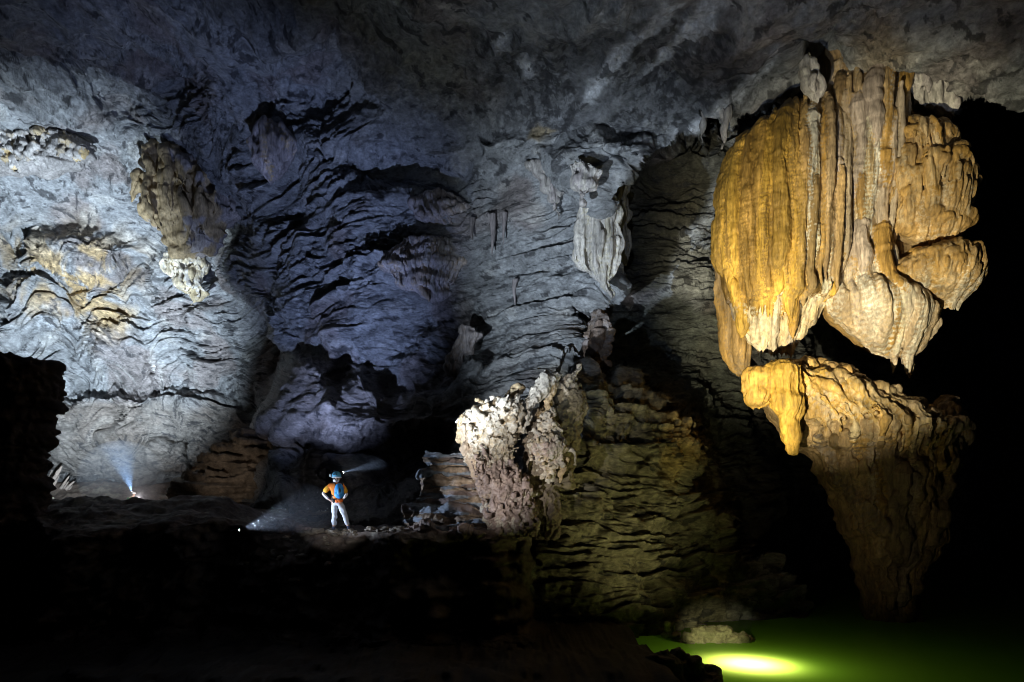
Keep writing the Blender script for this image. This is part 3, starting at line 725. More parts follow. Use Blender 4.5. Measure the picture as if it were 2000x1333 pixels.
drapery('white_drapery', [(318, 1118, 1150), (335, 1105, 1170), (360, 1098, 1175), (385, 1105, 1165), (405, 1125, 1150)], .7, (WG, WHT * .9, LV2), 'grey crusty drapery just above the white pointed one', 'stalactite', 80, (2, 5), .04, 58, 1.0, (.2, .6), rag=12, disp=lace_disp)
drapery('fluted_pillar', [(640, 885, 935), (665, 876, 940), (700, 872, 936), (740, 868, 925), (780, 868, 915), (815, 872, 905)], .6, (LV2 * .8, LV2, (.33, .28, .25)), 'dim grey fluted pillar low on the wall above the dark hollow', 'flowstone', 110, (2, 4.5), .05, 59, -.1, (.1, .5), rag=12, disp=lace_disp)
drapery('ceiling_drapery', [(140, 1756, 1830), (160, 1760, 1862), (185, 1775, 1865), (205, 1790, 1864), (226, 1820, 1862), (236, 1845, 1860)], .5, (WG * .85, WG, LV2), 'short grey fluted drapery on the ceiling right of the hanging flowstone', 'stalactite', 60, (4, 7), .04, 60, 0, (.3, .8), Y=21.2)
drapery('ceiling_stalactite', [(120, 1545, 1585), (150, 1552, 1602), (180, 1560, 1612), (205, 1570, 1608), (222, 1585, 1600)], .9, (WG * .9, WHT * .9, LV2), 'ragged pale stalactite on the ceiling left of the hanging flowstone', 'stalactite', 40, (3, 7), .04, 61, 0, (.3, .8), Y=20.8)
drapery('ceiling_stalactite', [(215, 1392, 1428), (240, 1395, 1424), (262, 1398, 1420), (280, 1402, 1414), (292, 1405, 1410)], .9, (WG * .8, WG, LV2), 'small grey stalactite at the ceiling edge above the left shoulder of the yellow curtain', 'stalactite', 18, (3, 6), .04, 62, 0, (.3, .8), Y=22.0)
drapery('ceiling_stalactite', [(220, 1345, 1385), (240, 1350, 1380), (262, 1358, 1374), (280, 1362, 1368)], .9, (WG * .7, WG, LV2), 'small dark stalactite at the ceiling edge over the deep recess', 'stalactite', 14, (3, 6), .04, 63, 0, (.3, .8), Y=22.6)
drapery('wall_pinnacle', [(612, 1158, 1180), (630, 1150, 1186), (660, 1142, 1186), (700, 1136, 1188), (730, 1132, 1190)], .9, ((.2, .15, .11), (.16, .12, .1), LV2 * .6), 'brown rock pinnacle standing in the recess behind the white outcrop', 'rock', 40, (4, 9), .05, 64, 0, (.4, .9), Y=22.5, mat=M_CRUST, disp=crag_disp(.12, 1.2), shr=5)
for k, (px, y0, y1, w, lab) in enumerate([(962, 418, 500, 5, 'long thin dark stalactite with a forked tip at the end of the dark fringe'), (984, 415, 478, 4, 'thin stalactite nearest the pale blue wall patch'),
                                          (922, 425, 470, 4, 'thin short stalactite under the dark fringe of drips'), (1005, 545, 600, 4, 'slim mauve stalactite low on the wall right of the wide mauve curtain')]):
    A = Soup(); p0 = wall_at(px, y0); n = 12; t = np.linspace(0, 1, n); Yp = p0[1] - .25
    path = np.stack([P(px + 1.2 * np.sin(t_ * 5 + k), y0 + (y1 - y0) * t_, Yp) for t_ in t])
    A.tube(path, (w * (1 - t) ** .7 + .8) * Yp / F * 1.2, LV2 * .7, 8)
    for _ in range(4):
        f = rng.uniform(.1, .5); dx = rng.uniform(-6, 6)
        path = np.stack([P(px + dx, y0 + (y1 - y0) * (t_ * f), Yp + .05) for t_ in t]); A.tube(path, (w * .7 * (1 - t) ** .7 + .6) * Yp / F, LV2 * .8, 8)
    tag(A.build('thin_stalactite', .045, M_FLOW, None, flow_disp(.03, 2)), lab, 'stalactite')

# ================================================================== WHITE OUTCROP ON THE LEDGE
def outcrop_disp(x, y, z, n):
    w = fbm(x * 1.2, y * 1.2, z * 1.2, 2, 131)
    v = np.tanh(5 * perlin(x * 1.8 + w, y * 1.5, z * 1.2 + x * .9 + w, 132)) * .5
    k = -np.maximum(0, .2 - np.abs(perlin(x * 2.3 + w, y * 2, z * 1.5 - x * .8, 133))) * 5
    return .10 * v + .085 * k + .075 * fbm(x * 4, y * 4, z * 4, 4, 134, .6)


A = Soup(); r = np.random.default_rng(77)
W1 = np.array((.60, .55, .47)); W2 = np.array((.50, .38, .23)); PB = np.array((.30, .225, .20))
def blade(pts, c, sides=8):
    """pts: (px, py, Y, half width)"""
    pts = np.asarray(pts, float); n = 9; u = np.linspace(0, len(pts) - 1, n * (len(pts) - 1) // 2 + 2)
    q = np.stack([np.interp(u, np.arange(len(pts)), pts[:, i]) for i in range(4)], 1)
    A.tube(np.stack([P(a, b, y) for a, b, y, w in q]), q[:, 3] * q[:, 2] / F, c, sides)
O1 = A.loft([(782, 985, 1030), (800, 925, 1040), (818, 905, 1035), (840, 902, 1025), (860, 910, 1015), (890, 914, 1004), (920, 916, 1012), (960, 930, 1040), (1000, 945, 1052), (1046, 950, 1060)], 17.2, .8, W1, 30, 4, 5, 8)
blade([(908, 812, 16.9, 12), (893, 830, 16.9, 6), (896, 856, 17.0, 6), (902, 872, 17, 3)], W2)
blade([(905, 830, 16.8, 12), (915, 870, 16.8, 13), (922, 905, 16.9, 14), (945, 940, 16.9, 16), (965, 985, 16.9, 17)], mixc(W2, PB, .5))
blade([(930, 806, 16.8, 9), (975, 808, 16.8, 9), (1010, 795, 16.8, 10)], W1)
blade([(985, 795, 16.7, 12), (1008, 782, 16.8, 10), (1012, 768, 16.9, 6)], W1)
blade([(998, 778, 17.3, 10), (1010, 765, 17.4, 10), (1014, 756, 17.4, 6)], W2)
blade([(1022, 806, 17, 17), (1034, 785, 17, 15), (1050, 766, 17.1, 17), (1066, 750, 17.2, 19), (1080, 737, 17.3, 15), (1096, 731, 17.3, 8), (1103, 735, 17.3, 3)], W1, 6)
blade([(1084, 742, 17.3, 9), (1078, 768, 17.2, 8), (1070, 795, 17.2, 8), (1062, 815, 17.2, 7)], W2, 6)
blade([(1100, 745, 18, 26), (1110, 790, 18, 36), (1090, 860, 18, 40), (1080, 950, 18, 40)], (.24, .2, .13), 9)
blade([(1100, 760, 17.6, 14), (1112, 740, 17.6, 10), (1124, 726, 17.7, 8), (1138, 712, 17.8, 3)], mixc(W1, W2, .4), 5)
blade([(1034, 790, 16.9, 6), (1030, 815, 16.8, 5), (1026, 838, 16.8, 3)], W1)
blade([(1040, 800, 17.5, 22), (1050, 840, 17.5, 26), (1050, 900, 17.6, 30), (1060, 960, 17.7, 30), (1070, 1050, 17.7, 26)], (.2, .16, .12))  # dark blade standing in for the shaded gap between the masses
O2 = A.loft([(808, 1062, 1078), (822, 1055, 1092), (840, 1042, 1098), (860, 1036, 1102), (885, 1032, 1108), (905, 1045, 1095), (925, 1062, 1085), (940, 1072, 1080)], 16.8, .8, W1, 24, 3, 4, 6)
blade([(1095, 878, 16.8, 8), (1115, 882, 16.8, 7), (1126, 892, 16.8, 5), (1122, 912, 16.8, 3)], W1)
blade([(1112, 895, 16.8, 6), (1100, 915, 16.8, 6), (1095, 945, 16.9, 4)], W2)
for i in range(26):
    px = r.uniform(1038, 1095); A.finger(O2, px, r.uniform(850, 880), r.uniform(905, 945), r.uniform(3, 6), mixc(W1, (.5, .38, .33), r.random()), .25, .1, 6000 + i, .5, lean=(1075 - px) * -.25, sides=7)
for i in range(60):
    px = r.uniform(908, 1015); y = r.uniform(800, 880)
    A.finger(O1, px, y, y + r.uniform(15, 50), r.uniform(4, 9), mixc(W1, W2, r.uniform(0, .9)), .15, .0, 6100 + i, .6, lean=r.uniform(-20, 5), sides=7)
for i in range(90):                                     # mauve lower flow with curled edges
    px = r.uniform(925, 1045); y = r.uniform(895, 1030)
    if px > 950 + (y - 890) * .9 + 40 or px < 915 + (y - 890) * .35: continue
    A.finger(O1, px, y, y + r.uniform(12, 40), r.uniform(4, 10), mixc(PB, (.42, .33, .29), r.random()), .15, 0, 6300 + i, .6, lean=r.uniform(-18, 10), sides=7)
for i in range(90):                                     # curled flakes of the lower flow
    y = r.uniform(890, 1042); px = r.uniform(np.interp(y, [890, 1042], [915, 958]), np.interp(y, [890, 1042], [1000, 1058])); p = P(px, y, 16.62 + r.uniform(-.15, .35)); L = r.uniform(.12, .4)
    d = np.array([-.5 + r.normal() * .4, r.normal() * .4, .8 + r.normal() * .3]); t = np.linspace(-.5, 1, 6)[:, None]
    A.tube(p + d * L * t + np.array([.18, -.05, 0]) * t * t * L, r.uniform(.02, .06) * np.array([.5, .9, 1, .8, .5, .15]), mixc(PB, (.42, .32, .27), r.random()), 5, r.uniform(.5, 1.3))
for i in range(230):                                    # fractured shards
    B = O1 if r.random() < .68 else O2
    y = r.uniform(B['py'][0], 905 if B is O1 else 935); cx = np.interp(y, B['py'], B['cx']); hw = np.interp(y, B['py'], B['hw'])
    sx = r.uniform(-1, 1); p = A.surf(B, np.array(sx * .97), np.array(y)); L = r.uniform(.08, .45); w = r.uniform(.02, .085)
    d = np.array([r.normal() * .6 - .3, r.normal() * .5, -.4 + r.normal() * .6]); d /= np.linalg.norm(d)
    t = np.linspace(-.5, 1, 5)[:, None]
    A.tube(p + d * L * t + r.normal(size=3) * .02, w * np.array([.5, 1, .9, .6, .12]), mixc(W1, W2, r.random() ** 2), 5, r.uniform(.4, 1))
o = A.build('white_outcrop', .026, M_CRUST, None, outcrop_disp, cnoise=.3, smooth=0)
tag(o, 'jagged white and mauve rock outcrop with horns, on the ledge right of the caver', 'rock')

# striped rock steps between caver and outcrop
A = Soup(); BLU = np.array((.36, .40, .46)); TNB = np.array((.44, .33, .24))
for k in range(9):                                      # receding treads
    y = 884 + 18 * k; t = k / 8
    xl = np.interp(y, [885, 930, 980, 1035], [838, 826, 812, 792]); xr = np.interp(y, [885, 930, 980, 1035], [912, 932, 968, 985])
    A.loft([(y, xl + 8, xr), (y + 5, xl, xr + 4), (1046, xl - 2, xr + 4)], 18.6 - .11 * k, .3, mixc(BLU, PB, .5), 40, 0, 3, 26)
def step_col(x, y, z, C):
    b = perlin(x * .5, y * .3, z * 5.5 + .5 * perlin(x * 1.2, y, z, 151), 152); c = perlin(x * .9, y * .6, z * 9, 153)
    out = np.where((b > .05)[:, None], BLU[None], TNB[None]) * np.ones_like(C)
    return out + (PB[None] * .8 - out) * sstep(.1, .3, c)[:, None]
def step_disp(x, y, z, n):
    ph = z * 6.5 + .8 * perlin(x * .8, y * .5, z * 1.5, 154) + .25 * perlin(x * 3, y * 2, z * 2, 155); t = ph - np.floor(ph)
    return .10 * (np.where(t < .85, 1 - t, t * 2 - 1) - .5) * sstep(-.4, .3, perlin(x * 1.6, y, z * 3, 156)) + .06 * fbm(x * 2.5, y * 2.5, z * 5, 4, 157, .65) + .28 * fbm(x * .8, y * .8, z * 1.3, 3, 158)
o = A.build('striped_rock_steps', .028, M_CRUST, None, step_disp, cnoise=.3, cfun=step_col)
tag(o, 'low stepped rock striped blue grey and tan between the standing caver and the white outcrop', 'rock')

# ================================================================== LEDGE AND GROUND
nu, nv = 900, 420
Xs = np.linspace(-24, 3.2, nu)
prof = np.array([(52, 3.6), (46.5, 2.75), (43.5, 1.0), (38, 0.3), (31, 0.55), (28, 0.1), (22, -0.35), (18, -0.40), (16.7, -0.44), (16.35, -0.62), (15.9, -1.6), (15.3, -2.9), (14.6, -3.1), (11.5, -3.2), (9, -3.9)])
tt = np.array([0, .08, .14, .22, .32, .4, .5, .62, .7, .735, .80, .88, .94, .97, 1.0])
tv = np.linspace(0, 1, nv)
GXm, TV = np.meshgrid(Xs, tv)
GY = np.interp(TV, tt, prof[:, 0]); GZ = np.interp(TV, tt, prof[:, 1])
GXX = GXm * np.where(GY > 17, 1 + (GY - 17) / 17 * .9, 1.0)
# the edge swings back on the right where the water begins, and rocks roll along it
edge = 0.9 * fbm(GXm * .35, 0 * GXm, 0 * GXm, 3, 201) + sstep(0.2, 1.8, GXm) * 6.5 * sstep(.97, .90, TV)
wgt = sstep(.45, .72, TV)
GY = GY + edge * wgt
rough = sstep(.9, .3, TV) * .35 + .35
GZ = GZ + rough * .5 * fbm(GXX * .45, GY * .45, GZ * .5, 4, 205) * (1 - .72 * sstep(.45, .6, TV) * sstep(.78, .70, TV)) + .07 * ridged(GXX * 1.4, GY * 1.4, GZ * 1.4, 4, 207)
front = sstep(.70, .76, TV)
GY = GY + front * (.5 * fbm(GXX * .7, GZ * .8, 0 * GZ, 4, 209) + .3 * ridged(GXX * .9, GZ * 1.6, 0 * GZ, 4, 211))
mound = .95 * sstep(-7.2, -10.0, GXX) * np.exp(-((GY - 20.5) / 2.2) ** 2) + .35 * sstep(-6.0, -9, GXX) * np.exp(-((GY - 17.6) / 1.0) ** 2)
GZ = GZ + mound * (1 + .35 * fbm(GXX * .5, GY * .5, 0 * GXX, 3, 231))
GV = np.stack([GXX, GY, GZ], -1)
gc = np.empty(GV.shape, np.float32); gc[:] = (.24, .185, .15)
gn = fbm(GXX * 1.1, GY * 1.1, GZ * 1.1, 4, 221)
gc += (np.array((.42, .36, .28)) - gc) * sstep(.05, .5, gn)[..., None] * .8
gc += (np.array((.06, .045, .035)) - gc) * (sstep(.72, .78, TV) * .85)[..., None]  # cliff face coloured near black to stand in for its shade
gc *= (1 - .6 * sstep(.88, .93, TV))[..., None]  # apron below the cliff darkened by colour the same way
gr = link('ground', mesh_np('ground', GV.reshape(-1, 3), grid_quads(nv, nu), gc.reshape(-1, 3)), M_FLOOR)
tag(gr, kind='structure', label='rocky brown ledge and passage floor dropping as a dark cliff to the water', cat='ground')


def ground_z(x, y):
    d = (GV[..., 0] - x) ** 2 + (GV[..., 1] - y) ** 2
    i = np.argmin(d); return float(GV.reshape(-1, 3)[i, 2])


def rock(name, px, py, Y, w, h, c, label, seed, vox=.04, d=.9, n=14, disp=None, cat='rock', group=None, mat=M_CRUST):
    q = np.random.default_rng(seed); A = Soup()
    for i in range(n):
        a = q.uniform(-1, 1); b = q.uniform(-1, 1)
        hh = (1 - a * a * .75)
        p0 = P(px + a * w * .75, py, Y + b * w * .5 * Y / F * d)
        p1 = P(px + a * w * .75 + q.uniform(-.15, .15) * w, py - h * hh * q.uniform(.6, .95), Y + b * w * .4 * Y / F * d)
        t = np.linspace(0, 1, 5)[:, None]
        A.tube(p0 + (p1 - p0) * t, np.array([1, .95, .85, .6, .25]) * w * q.uniform(.22, .42) * Y / F, mixc(c, np.array(c) * .75, q.random()), 8)
    o = A.build(name, vox, mat, None, disp or crag_disp(.07, 2.0, .5), cnoise=.3)
    tag(o, label, cat, group); return o


GRN = np.array((.40, .38, .22))
rock('shore_rock', 1395, 1262, 18.0, 82, 42, GRN, 'long pale lit rock lying at the edge of the green water', 301, .035, .6, 22, crag_disp(.09, 2, .9))
rock('shore_rock', 1308, 1244, 18.0, 20, 38, (.36, .33, .22), 'small upright lit rock at the water edge, left of the long pale one', 302, .03, .8, 10)
rock('dark_boulder', 1315, 1350, 13.6, 104, 88, (.13, .11, .085), 'black boulder in front of the bright spot in the water', 303, .04, .7, 24, crag_disp(.09, 1.6, .4))
A = Soup(); A.loft([(704, -150, 96), (716, -190, 116), (745, -210, 119), (775, -220, 112), (800, -225, 104), (850, -230, 94), (890, -235, 82), (930, -240, 80), (985, -245, 84), (1045, -250, 96)], 17.5, .5, (.16, .12, .1), 44, 3, 5, 10)
tag(A.build('near_boulder', .055, M_CRUST, None, crag_disp(.14, 1.4, .6), cnoise=.3), 'tall black boulder closing the left edge of the view', 'rock')
rock('sand_heap', 305, 992, 34, 48, 17, (.55, .43, .33), 'small bright sandy heap beside the far crouching caver', 305, .05, .5, 16, crag_disp(.06, 2, .2), 'heap')
rock('ledge_boulder', 558, 1044, 17.6, 60, 34, (.36, .27, .25), 'low mauve boulder on the ledge between the ground lamp and the standing caver', 306, .035, .6, 20, crag_disp(.06, 3, .2))
rock('ledge_boulder', 825, 1048, 16.6, 40, 34, (.42, .32, .27), 'knobbly brown boulder in front of the striped rock steps', 307, .03, .6, 20, crag_disp(.08, 3, .2))
rock('ledge_boulder', 905, 1048, 16.5, 44, 24, (.40, .30, .26), 'flat knobbly boulder at the foot of the white outcrop', 308, .03, .6, 20, crag_disp(.08, 3, .2))
A = Soup(); A.loft([(843, 486, 590), (850, 474, 596), (865, 452, 596), (890, 412, 592), (915, 386, 580), (940, 352, 570), (965, 340, 560), (995, 335, 560)], 33.5, .5, (.30, .235, .17), 30, 5, 5, 16)
tag(A.build('brown_slab', .07, M_CRUST, None, crag_disp(.22, 1.0, 1.0), cnoise=.5), 'sloping brown layered slab at the foot of the wall left of the caver', 'rock')
rock('broken_slab', 88, 988, 38, 24, 28, (.46, .44, .34), 'pale broken slab at the foot of the tall black boulder', 310, .06, .5, 10)
for i in range(90):                                     # loose stones on the lit lip of the ledge
    px = r.uniform(600, 790) if i < 66 else r.uniform(470, 600)
    Yq = r.uniform(16.3, 17.2); x = (px - HX) / F * Yq; z = ground_z(x, Yq); w = .03 + .16 * r.random() ** 2
    bm = bmesh.new(); bmesh.ops.create_icosphere(bm, subdivisions=3, radius=w)
    for v in bm.verts:
        n = v.co.normalized(); k = float(perlin(np.array([n.x * 1.5 + i]), np.array([n.y * 1.5]), np.array([n.z * 1.5]))[0])
        v.co *= 1 + .5 * k; v.co.z *= .55
    me = bpy.data.meshes.new('loose_stone'); bm.to_mesh(me); bm.free()
    for p in me.polygons: p.use_smooth = True
    set_col(me, np.tile(np.array((.5, .42, .33)) * r.uniform(.6, 1.1), (len(me.vertices), 1)))
    o = link('loose_stone', me, M_CRUST); o.location = (x, Yq, z + w * .2); o.rotation_euler.z = r.uniform(0, 6)
    tag(o, 'small pale loose stone on the lit lip of the ledge around the standing caver', 'stone', 'loose stones on the ledge lip')

# leaning fins at far left
for i, (x0, y0, x1, y1, w, lab) in enumerate([(78, 932, 97, 897, 5, 'tallest leaning pale rock fin, beside the tall black boulder'), (84, 948, 102, 915, 3.2, 'narrow leaning rock fin next to the tallest one'),
                                              (95, 950, 121, 906, 7, 'broadest leaning pale rock fin in the row'), (118, 952, 136, 925, 3.5, 'slanted rock fin with a notched top right of the broadest fin'), (128, 953, 145, 936, 4, 'shortest leaning rock fin at the right end of the row')]):
    A = Soup(); t = np.linspace(0, 1, 9); Yf = 43.0
    A.tube(np.stack([P(x0 + (x1 - x0) * a, y0 + 4 + (y1 - y0) * a, Yf) for a in t]), (w * (1 - .72 * t)) * Yf / F, (.46, .38, .32), 8, .6)
    A.tube(np.stack([P(x0 + 5 + (x1 - x0) * a * .7, y0 + 4 + (y1 - y0) * a * .65, Yf - .2) for a in t]), (w * .6 * (1 - .8 * t)) * Yf / F, (.4, .33, .28), 8, .6)
    tag(A.build('rock_fin', .05, M_CRUST, None, crag_disp(.025, 1.2, .2)), lab, 'rock fin', 'leaning rock fins')

# ================================================================== WATER
wm = bpy.data.materials.new('turbid_green_water'); wm.use_nodes = True
N = wm.node_tree.nodes; L = wm.node_tree.links; N.clear()
out = N.new('ShaderNodeOutputMaterial'); tr = N.new('ShaderNodeBsdfTranslucent'); gl = N.new('ShaderNodeBsdfGlossy'); df = N.new('ShaderNodeBsdfDiffuse')
tr.inputs['Color'].default_value = (.34, .62, .035, 1); df.inputs['Color'].default_value = (.02, .045, .008, 1); gl.inputs['Roughness'].default_value = .09
fr = N.new('ShaderNodeFresnel'); fr.inputs['IOR'].default_value = 1.33
nz = N.new('ShaderNodeTexNoise'); nz.inputs['Scale'].default_value = 1.6; nz.inputs['Detail'].default_value = 5
bp = N.new('ShaderNodeBump'); bp.inputs['Strength'].default_value = .12; bp.inputs['Distance'].default_value = .05
tc = N.new('ShaderNodeTexCoord'); L.new(tc.outputs['Object'], nz.inputs['Vector']); L.new(nz.outputs['Fac'], bp.inputs['Height'])
for n in (gl, fr): L.new(bp.outputs[0], n.inputs['Normal'])
ad = N.new('ShaderNodeAddShader'); mx = N.new('ShaderNodeMixShader'); fm = N.new('ShaderNodeMath'); fm.operation = 'MULTIPLY'; fm.inputs[1].default_value = .6
L.new(tr.outputs[0], ad.inputs[0]); L.new(df.outputs[0], ad.inputs[1])
L.new(fr.outputs[0], fm.inputs[0]); L.new(fm.outputs[0], mx.inputs[0]); L.new(ad.outputs[0], mx.inputs[1]); L.new(gl.outputs[0], mx.inputs[2]); L.new(mx.outputs[0], out.inputs['Surface'])
WZ = -3.5
wx = np.linspace(-6, 60, 60); wy = np.linspace(3, 75, 60); WX, WY = np.meshgrid(wx, wy)
wt = link('water', mesh_np('water', np.stack([WX, WY, 0 * WX + WZ], -1).reshape(-1, 3), grid_quads(60, 60)[:, ::-1]), wm)
tag(wt, kind='structure', label='still green water glowing over a lamp beneath the surface', cat='water')
# lake bed so that the pool is a closed body
lb = link('lake_bed', mesh_np('lake_bed', np.stack([WX, WY, 0 * WX - 6.5 + .4 * perlin(WX * .3, WY * .3, 0 * WX)], -1).reshape(-1, 3), grid_quads(60, 60)[:, ::-1], np.tile((.1, .12, .05), (3600, 1))), M_FLOOR)
tag(lb, kind='structure')

# ================================================================== LIGHTS
def spot(name, loc, target, power, col, ang, blend=.6, rad=.06):
    l = bpy.data.lights.new(name, 'SPOT'); l.energy = power; l.color = col; l.spot_size = R(ang); l.spot_blend = blend; l.shadow_soft_size = rad
    o = bpy.data.objects.new(name, l); COL.objects.link(o); o.location = loc
    o.rotation_euler = (Vector(target) - Vector(loc)).to_track_quat('-Z', 'Y').to_euler(); return o


def point(name, loc, power, col, rad=.06):
    l = bpy.data.lights.new(name, 'POINT'); l.energy = power; l.color = col; l.shadow_soft_size = rad
    o = bpy.data.objects.new(name, l); COL.objects.link(o); o.location = loc; return o


COOL = (.80, .90, 1.0); BLUE = (.52, .62, 1.0); WARM = (1.0, .90, .68); OLV = (.85, .95, .30)
# unseen torches inferred on the passage floor, ledge and water, plus added fills
spot('torch_left_passage', P(120, 976, 28.5), P(60, 530, 43), 62000, (.70, .85, 1.0), 88, 1.0, .05)
spot('torch_middle', (-8.6, 22.5, 0.3), P(590, 500, 31), 6000, (.42, .55, 1.0), 80, 1.0, .05)
spot('torch_ledge_wall', (-6.0, 9.5, -1.3), P(1130, 490, 25), 19000, (.72, .85, 1.0), 36, 1.0, .05)
spot('torch_boat_wall', (1.0, 6.5, -2.2), P(1330, 140, 22), 3200, (.66, .78, 1.0), 62, 1.0, .05)
spot('torch_boat_column', (1.4, 9.2, -1.3), P(1580, 590, 20.5), 28500, (1.0, .90, .58), 42, 1.0, .05)
spot('torch_shore', (4.7, 13.6, -3.0), P(1235, 830, 21), 330, (1, .93, .48), 80, 1.0, .05)
spot('torch_waterline', (6.6, 16.4, -2.9), P(1190, 880, 19), 250, (1, .90, .42), 100, 1.0, .04)
spot('shore_rock_fill', (4.4, 13.4, -1.9), P(1395, 1238, 18), 520, (1, .95, .55), 24, .7, .03)  # added spot with no torch behind it, brightens the long shore rock
spot('pedestal_fill', (4.9, 13.4, -2.9), P(1710, 930, 21), 250, (1, .84, .52), 56, 1.0, .05)  # added fill for the dim shaft of the pedestal
spot('torch_outcrop', (-3.4, 8.2, -.9), P(985, 880, 17), 3600, (1, .96, .90), 28, .8, .03)
spot('torch_person', (-.6, 3.0, -.9), (-4.85, 16.8, .25), 1600, (.95, .97, 1.0), 9.5, .6, .03)
spot('slab_fill', P(345, 984, 27.5), P(470, 905, 33), 120, (1, .88, .78), 60, 1.0, .05)  # extra unseen spot put in to light the brown slab
point('torch_far_caver', P(270, 972, 40.6), 70, (1, .88, .85), .03)
# lamp under the water
spot('underwater_lamp', P(1462, 1297, 14.9) + np.array([0, 0, -.9]), P(1462, 1297, 14.9), 1500, (.62, .36, 1), 120, 1.0, .3)
point('underwater_glow', P(1480, 1297, 14.9) + np.array([0, 0, -.55]), 100, (.9, 1, .8), .05)

W = bpy.data.worlds.new('World'); S.world = W; W.use_nodes = True
W.node_tree.nodes['Background'].inputs['Color'].default_value = (.5, .6, 1.0, 1)
W.node_tree.nodes['Background'].inputs['Strength'].default_value = .0007

cam = bpy.data.cameras.new('camera'); co = bpy.data.objects.new('camera', cam); COL.objects.link(co)
co.location = (0, 0, 0); co.rotation_euler = (R(90), 0, 0); cam.sensor_width = 36; cam.lens = F / 2000 * 36
cam.shift_y = (HY - 666.5) / 2000; cam.clip_end = 500; cam.clip_start = .05
S.camera = co
S.view_settings.view_transform = 'Standard'; S.view_settings.look = 'None'; S.view_settings.exposure = 0; S.view_settings.gamma = 1
S.cycles.filter_width = 0.9; S.cycles.use_denoising = True; S.cycles.denoising_prefilter = 'ACCURATE'; S.cycles.sample_clamp_indirect = 1.0; S.cycles.caustics_reflective = False; S.cycles.caustics_refractive = False; S.cycles.max_bounces = 6; S.cycles.diffuse_bounces = 3

# ================================================================== PEOPLE
def skin(name, chains, mat, parent, sub=2):
    """one continuous surface grown over joined chains of (x, y, z, rx[, ry]); shared points join"""
    vs = []; rad = []; es = set(); key = {}
    for ch in chains:
        prev = None
        for p in ch:
            k = tuple(round(a, 3) for a in p[:3])
            if k not in key:
                key[k] = len(vs); vs.append(p[:3]); rad.append((p[3], p[4] if len(p) > 4 else p[3]))
            if prev is not None and prev != key[k]: es.add((min(prev, key[k]), max(prev, key[k])))
            prev = key[k]
    me = bpy.data.meshes.new(name); me.from_pydata(vs, list(es), []); me.update()
    o = bpy.data.objects.new('tmp', me); COL.objects.link(o)
    md = o.modifiers.new('s', 'SKIN'); md.use_smooth_shade = True
    for i, q in enumerate(rad): me.skin_vertices[0].data[i].radius = q
    for d in me.skin_vertices[0].data: d.use_root = False
    me.skin_vertices[0].data[0].use_root = True
    ss = o.modifiers.new('u', 'SUBSURF'); ss.levels = sub; ss.render_levels = sub
    dg = bpy.context.evaluated_depsgraph_get()
    out = bpy.data.meshes.new_from_object(o.evaluated_get(dg), depsgraph=dg)
    bpy.data.objects.remove(o); bpy.data.meshes.remove(me); out.name = name
    for p in out.polygons: p.use_smooth = True
    out.materials.clear(); out.materials.append(mat)
    q = bpy.data.objects.new(name, out); COL.objects.link(q); q.parent = parent
    return q


def bm_obj(name, build, mat, parent, smooth=True, bevel=0.0):
    bm = bmesh.new(); build(bm)
    if bevel:
        bmesh.ops.bevel(bm, geom=list(bm.edges), offset=bevel, segments=2, affect='EDGES', profile=.6)
    me = bpy.data.meshes.new(name); bm.to_mesh(me); bm.free()
    for p in me.polygons: p.use_smooth = smooth
    me.materials.append(mat)
    o = bpy.data.objects.new(name, me); COL.objects.link(o); o.parent = parent
    return o


def ell(bm, c, s, rz=0.0, seg=20, cut=None):
    from mathutils import Matrix
    g = bmesh.ops.create_uvsphere(bm, u_segments=seg, v_segments=seg // 2 + 2, radius=1)
    M = Matrix.Translation(c) @ Matrix.Rotation(rz, 4, 'Z') @ Matrix.Diagonal((*s, 1))
    bmesh.ops.transform(bm, matrix=M, verts=g['verts'])
    if cut is not None:
        bmesh.ops.delete(bm, geom=[v for v in g['verts'] if v.co.z < cut], context='VERTS')


def rod(bm, a, b, r0, r1, seg=12):
    from mathutils import Matrix
    a, b = Vector(a), Vector(b); d = b - a
    g = bmesh.ops.create_cone(bm, cap_ends=True, segments=seg, radius1=r0, radius2=r1, depth=d.length)
    M = Matrix.Translation((a + b) / 2) @ d.to_track_quat('Z', 'Y').to_matrix().to_4x4()
    bmesh.ops.transform(bm, matrix=M, verts=g['verts'])


def box(bm, c, s, rz=0.0):
    from mathutils import Matrix
    g = bmesh.ops.create_cube(bm, size=1)
    bmesh.ops.transform(bm, matrix=Matrix.Translation(c) @ Matrix.Rotation(rz, 4, 'Z') @ Matrix.Diagonal((*s, 1)), verts=g['verts'])


SKIN = plain('skin', (.55, .36, .26), .55); ORANGE = plain('orange_cloth', (.85, .22, .02), .8); YEL = plain('yellow_orange_cloth', (.9, .42, .03), .8)
TROU = plain('pale_grey_cloth', (.46, .47, .51), .85, vary=.45, scale=14); SOCK = plain('dark_blue_cloth', (.06, .07, .12), .9); SHOE = plain('red_shoe', (.6, .10, .08), .6)
HELM = plain('blue_helmet', (.14, .56, .85), .35); WHITEP = plain('white_plastic', (.8, .8, .8), .4); BLACK = plain('black_webbing', (.015, .015, .017), .7)
PACK = plain('blue_nylon', (.03, .26, .62), .5); HAIR = plain('dark_hair', (.02, .014, .01), .6); GREENC = plain('green_cloth', (.03, .22, .06), .8)
SLEEVE = plain('white_sleeve', (.74, .72, .72), .8); METAL = plain('torch_metal', (.08, .08, .09), .4, .6)
LENS = plain('lit_lens', (.9, .95, 1), .3, 0, (.85, .92, 1), 60)

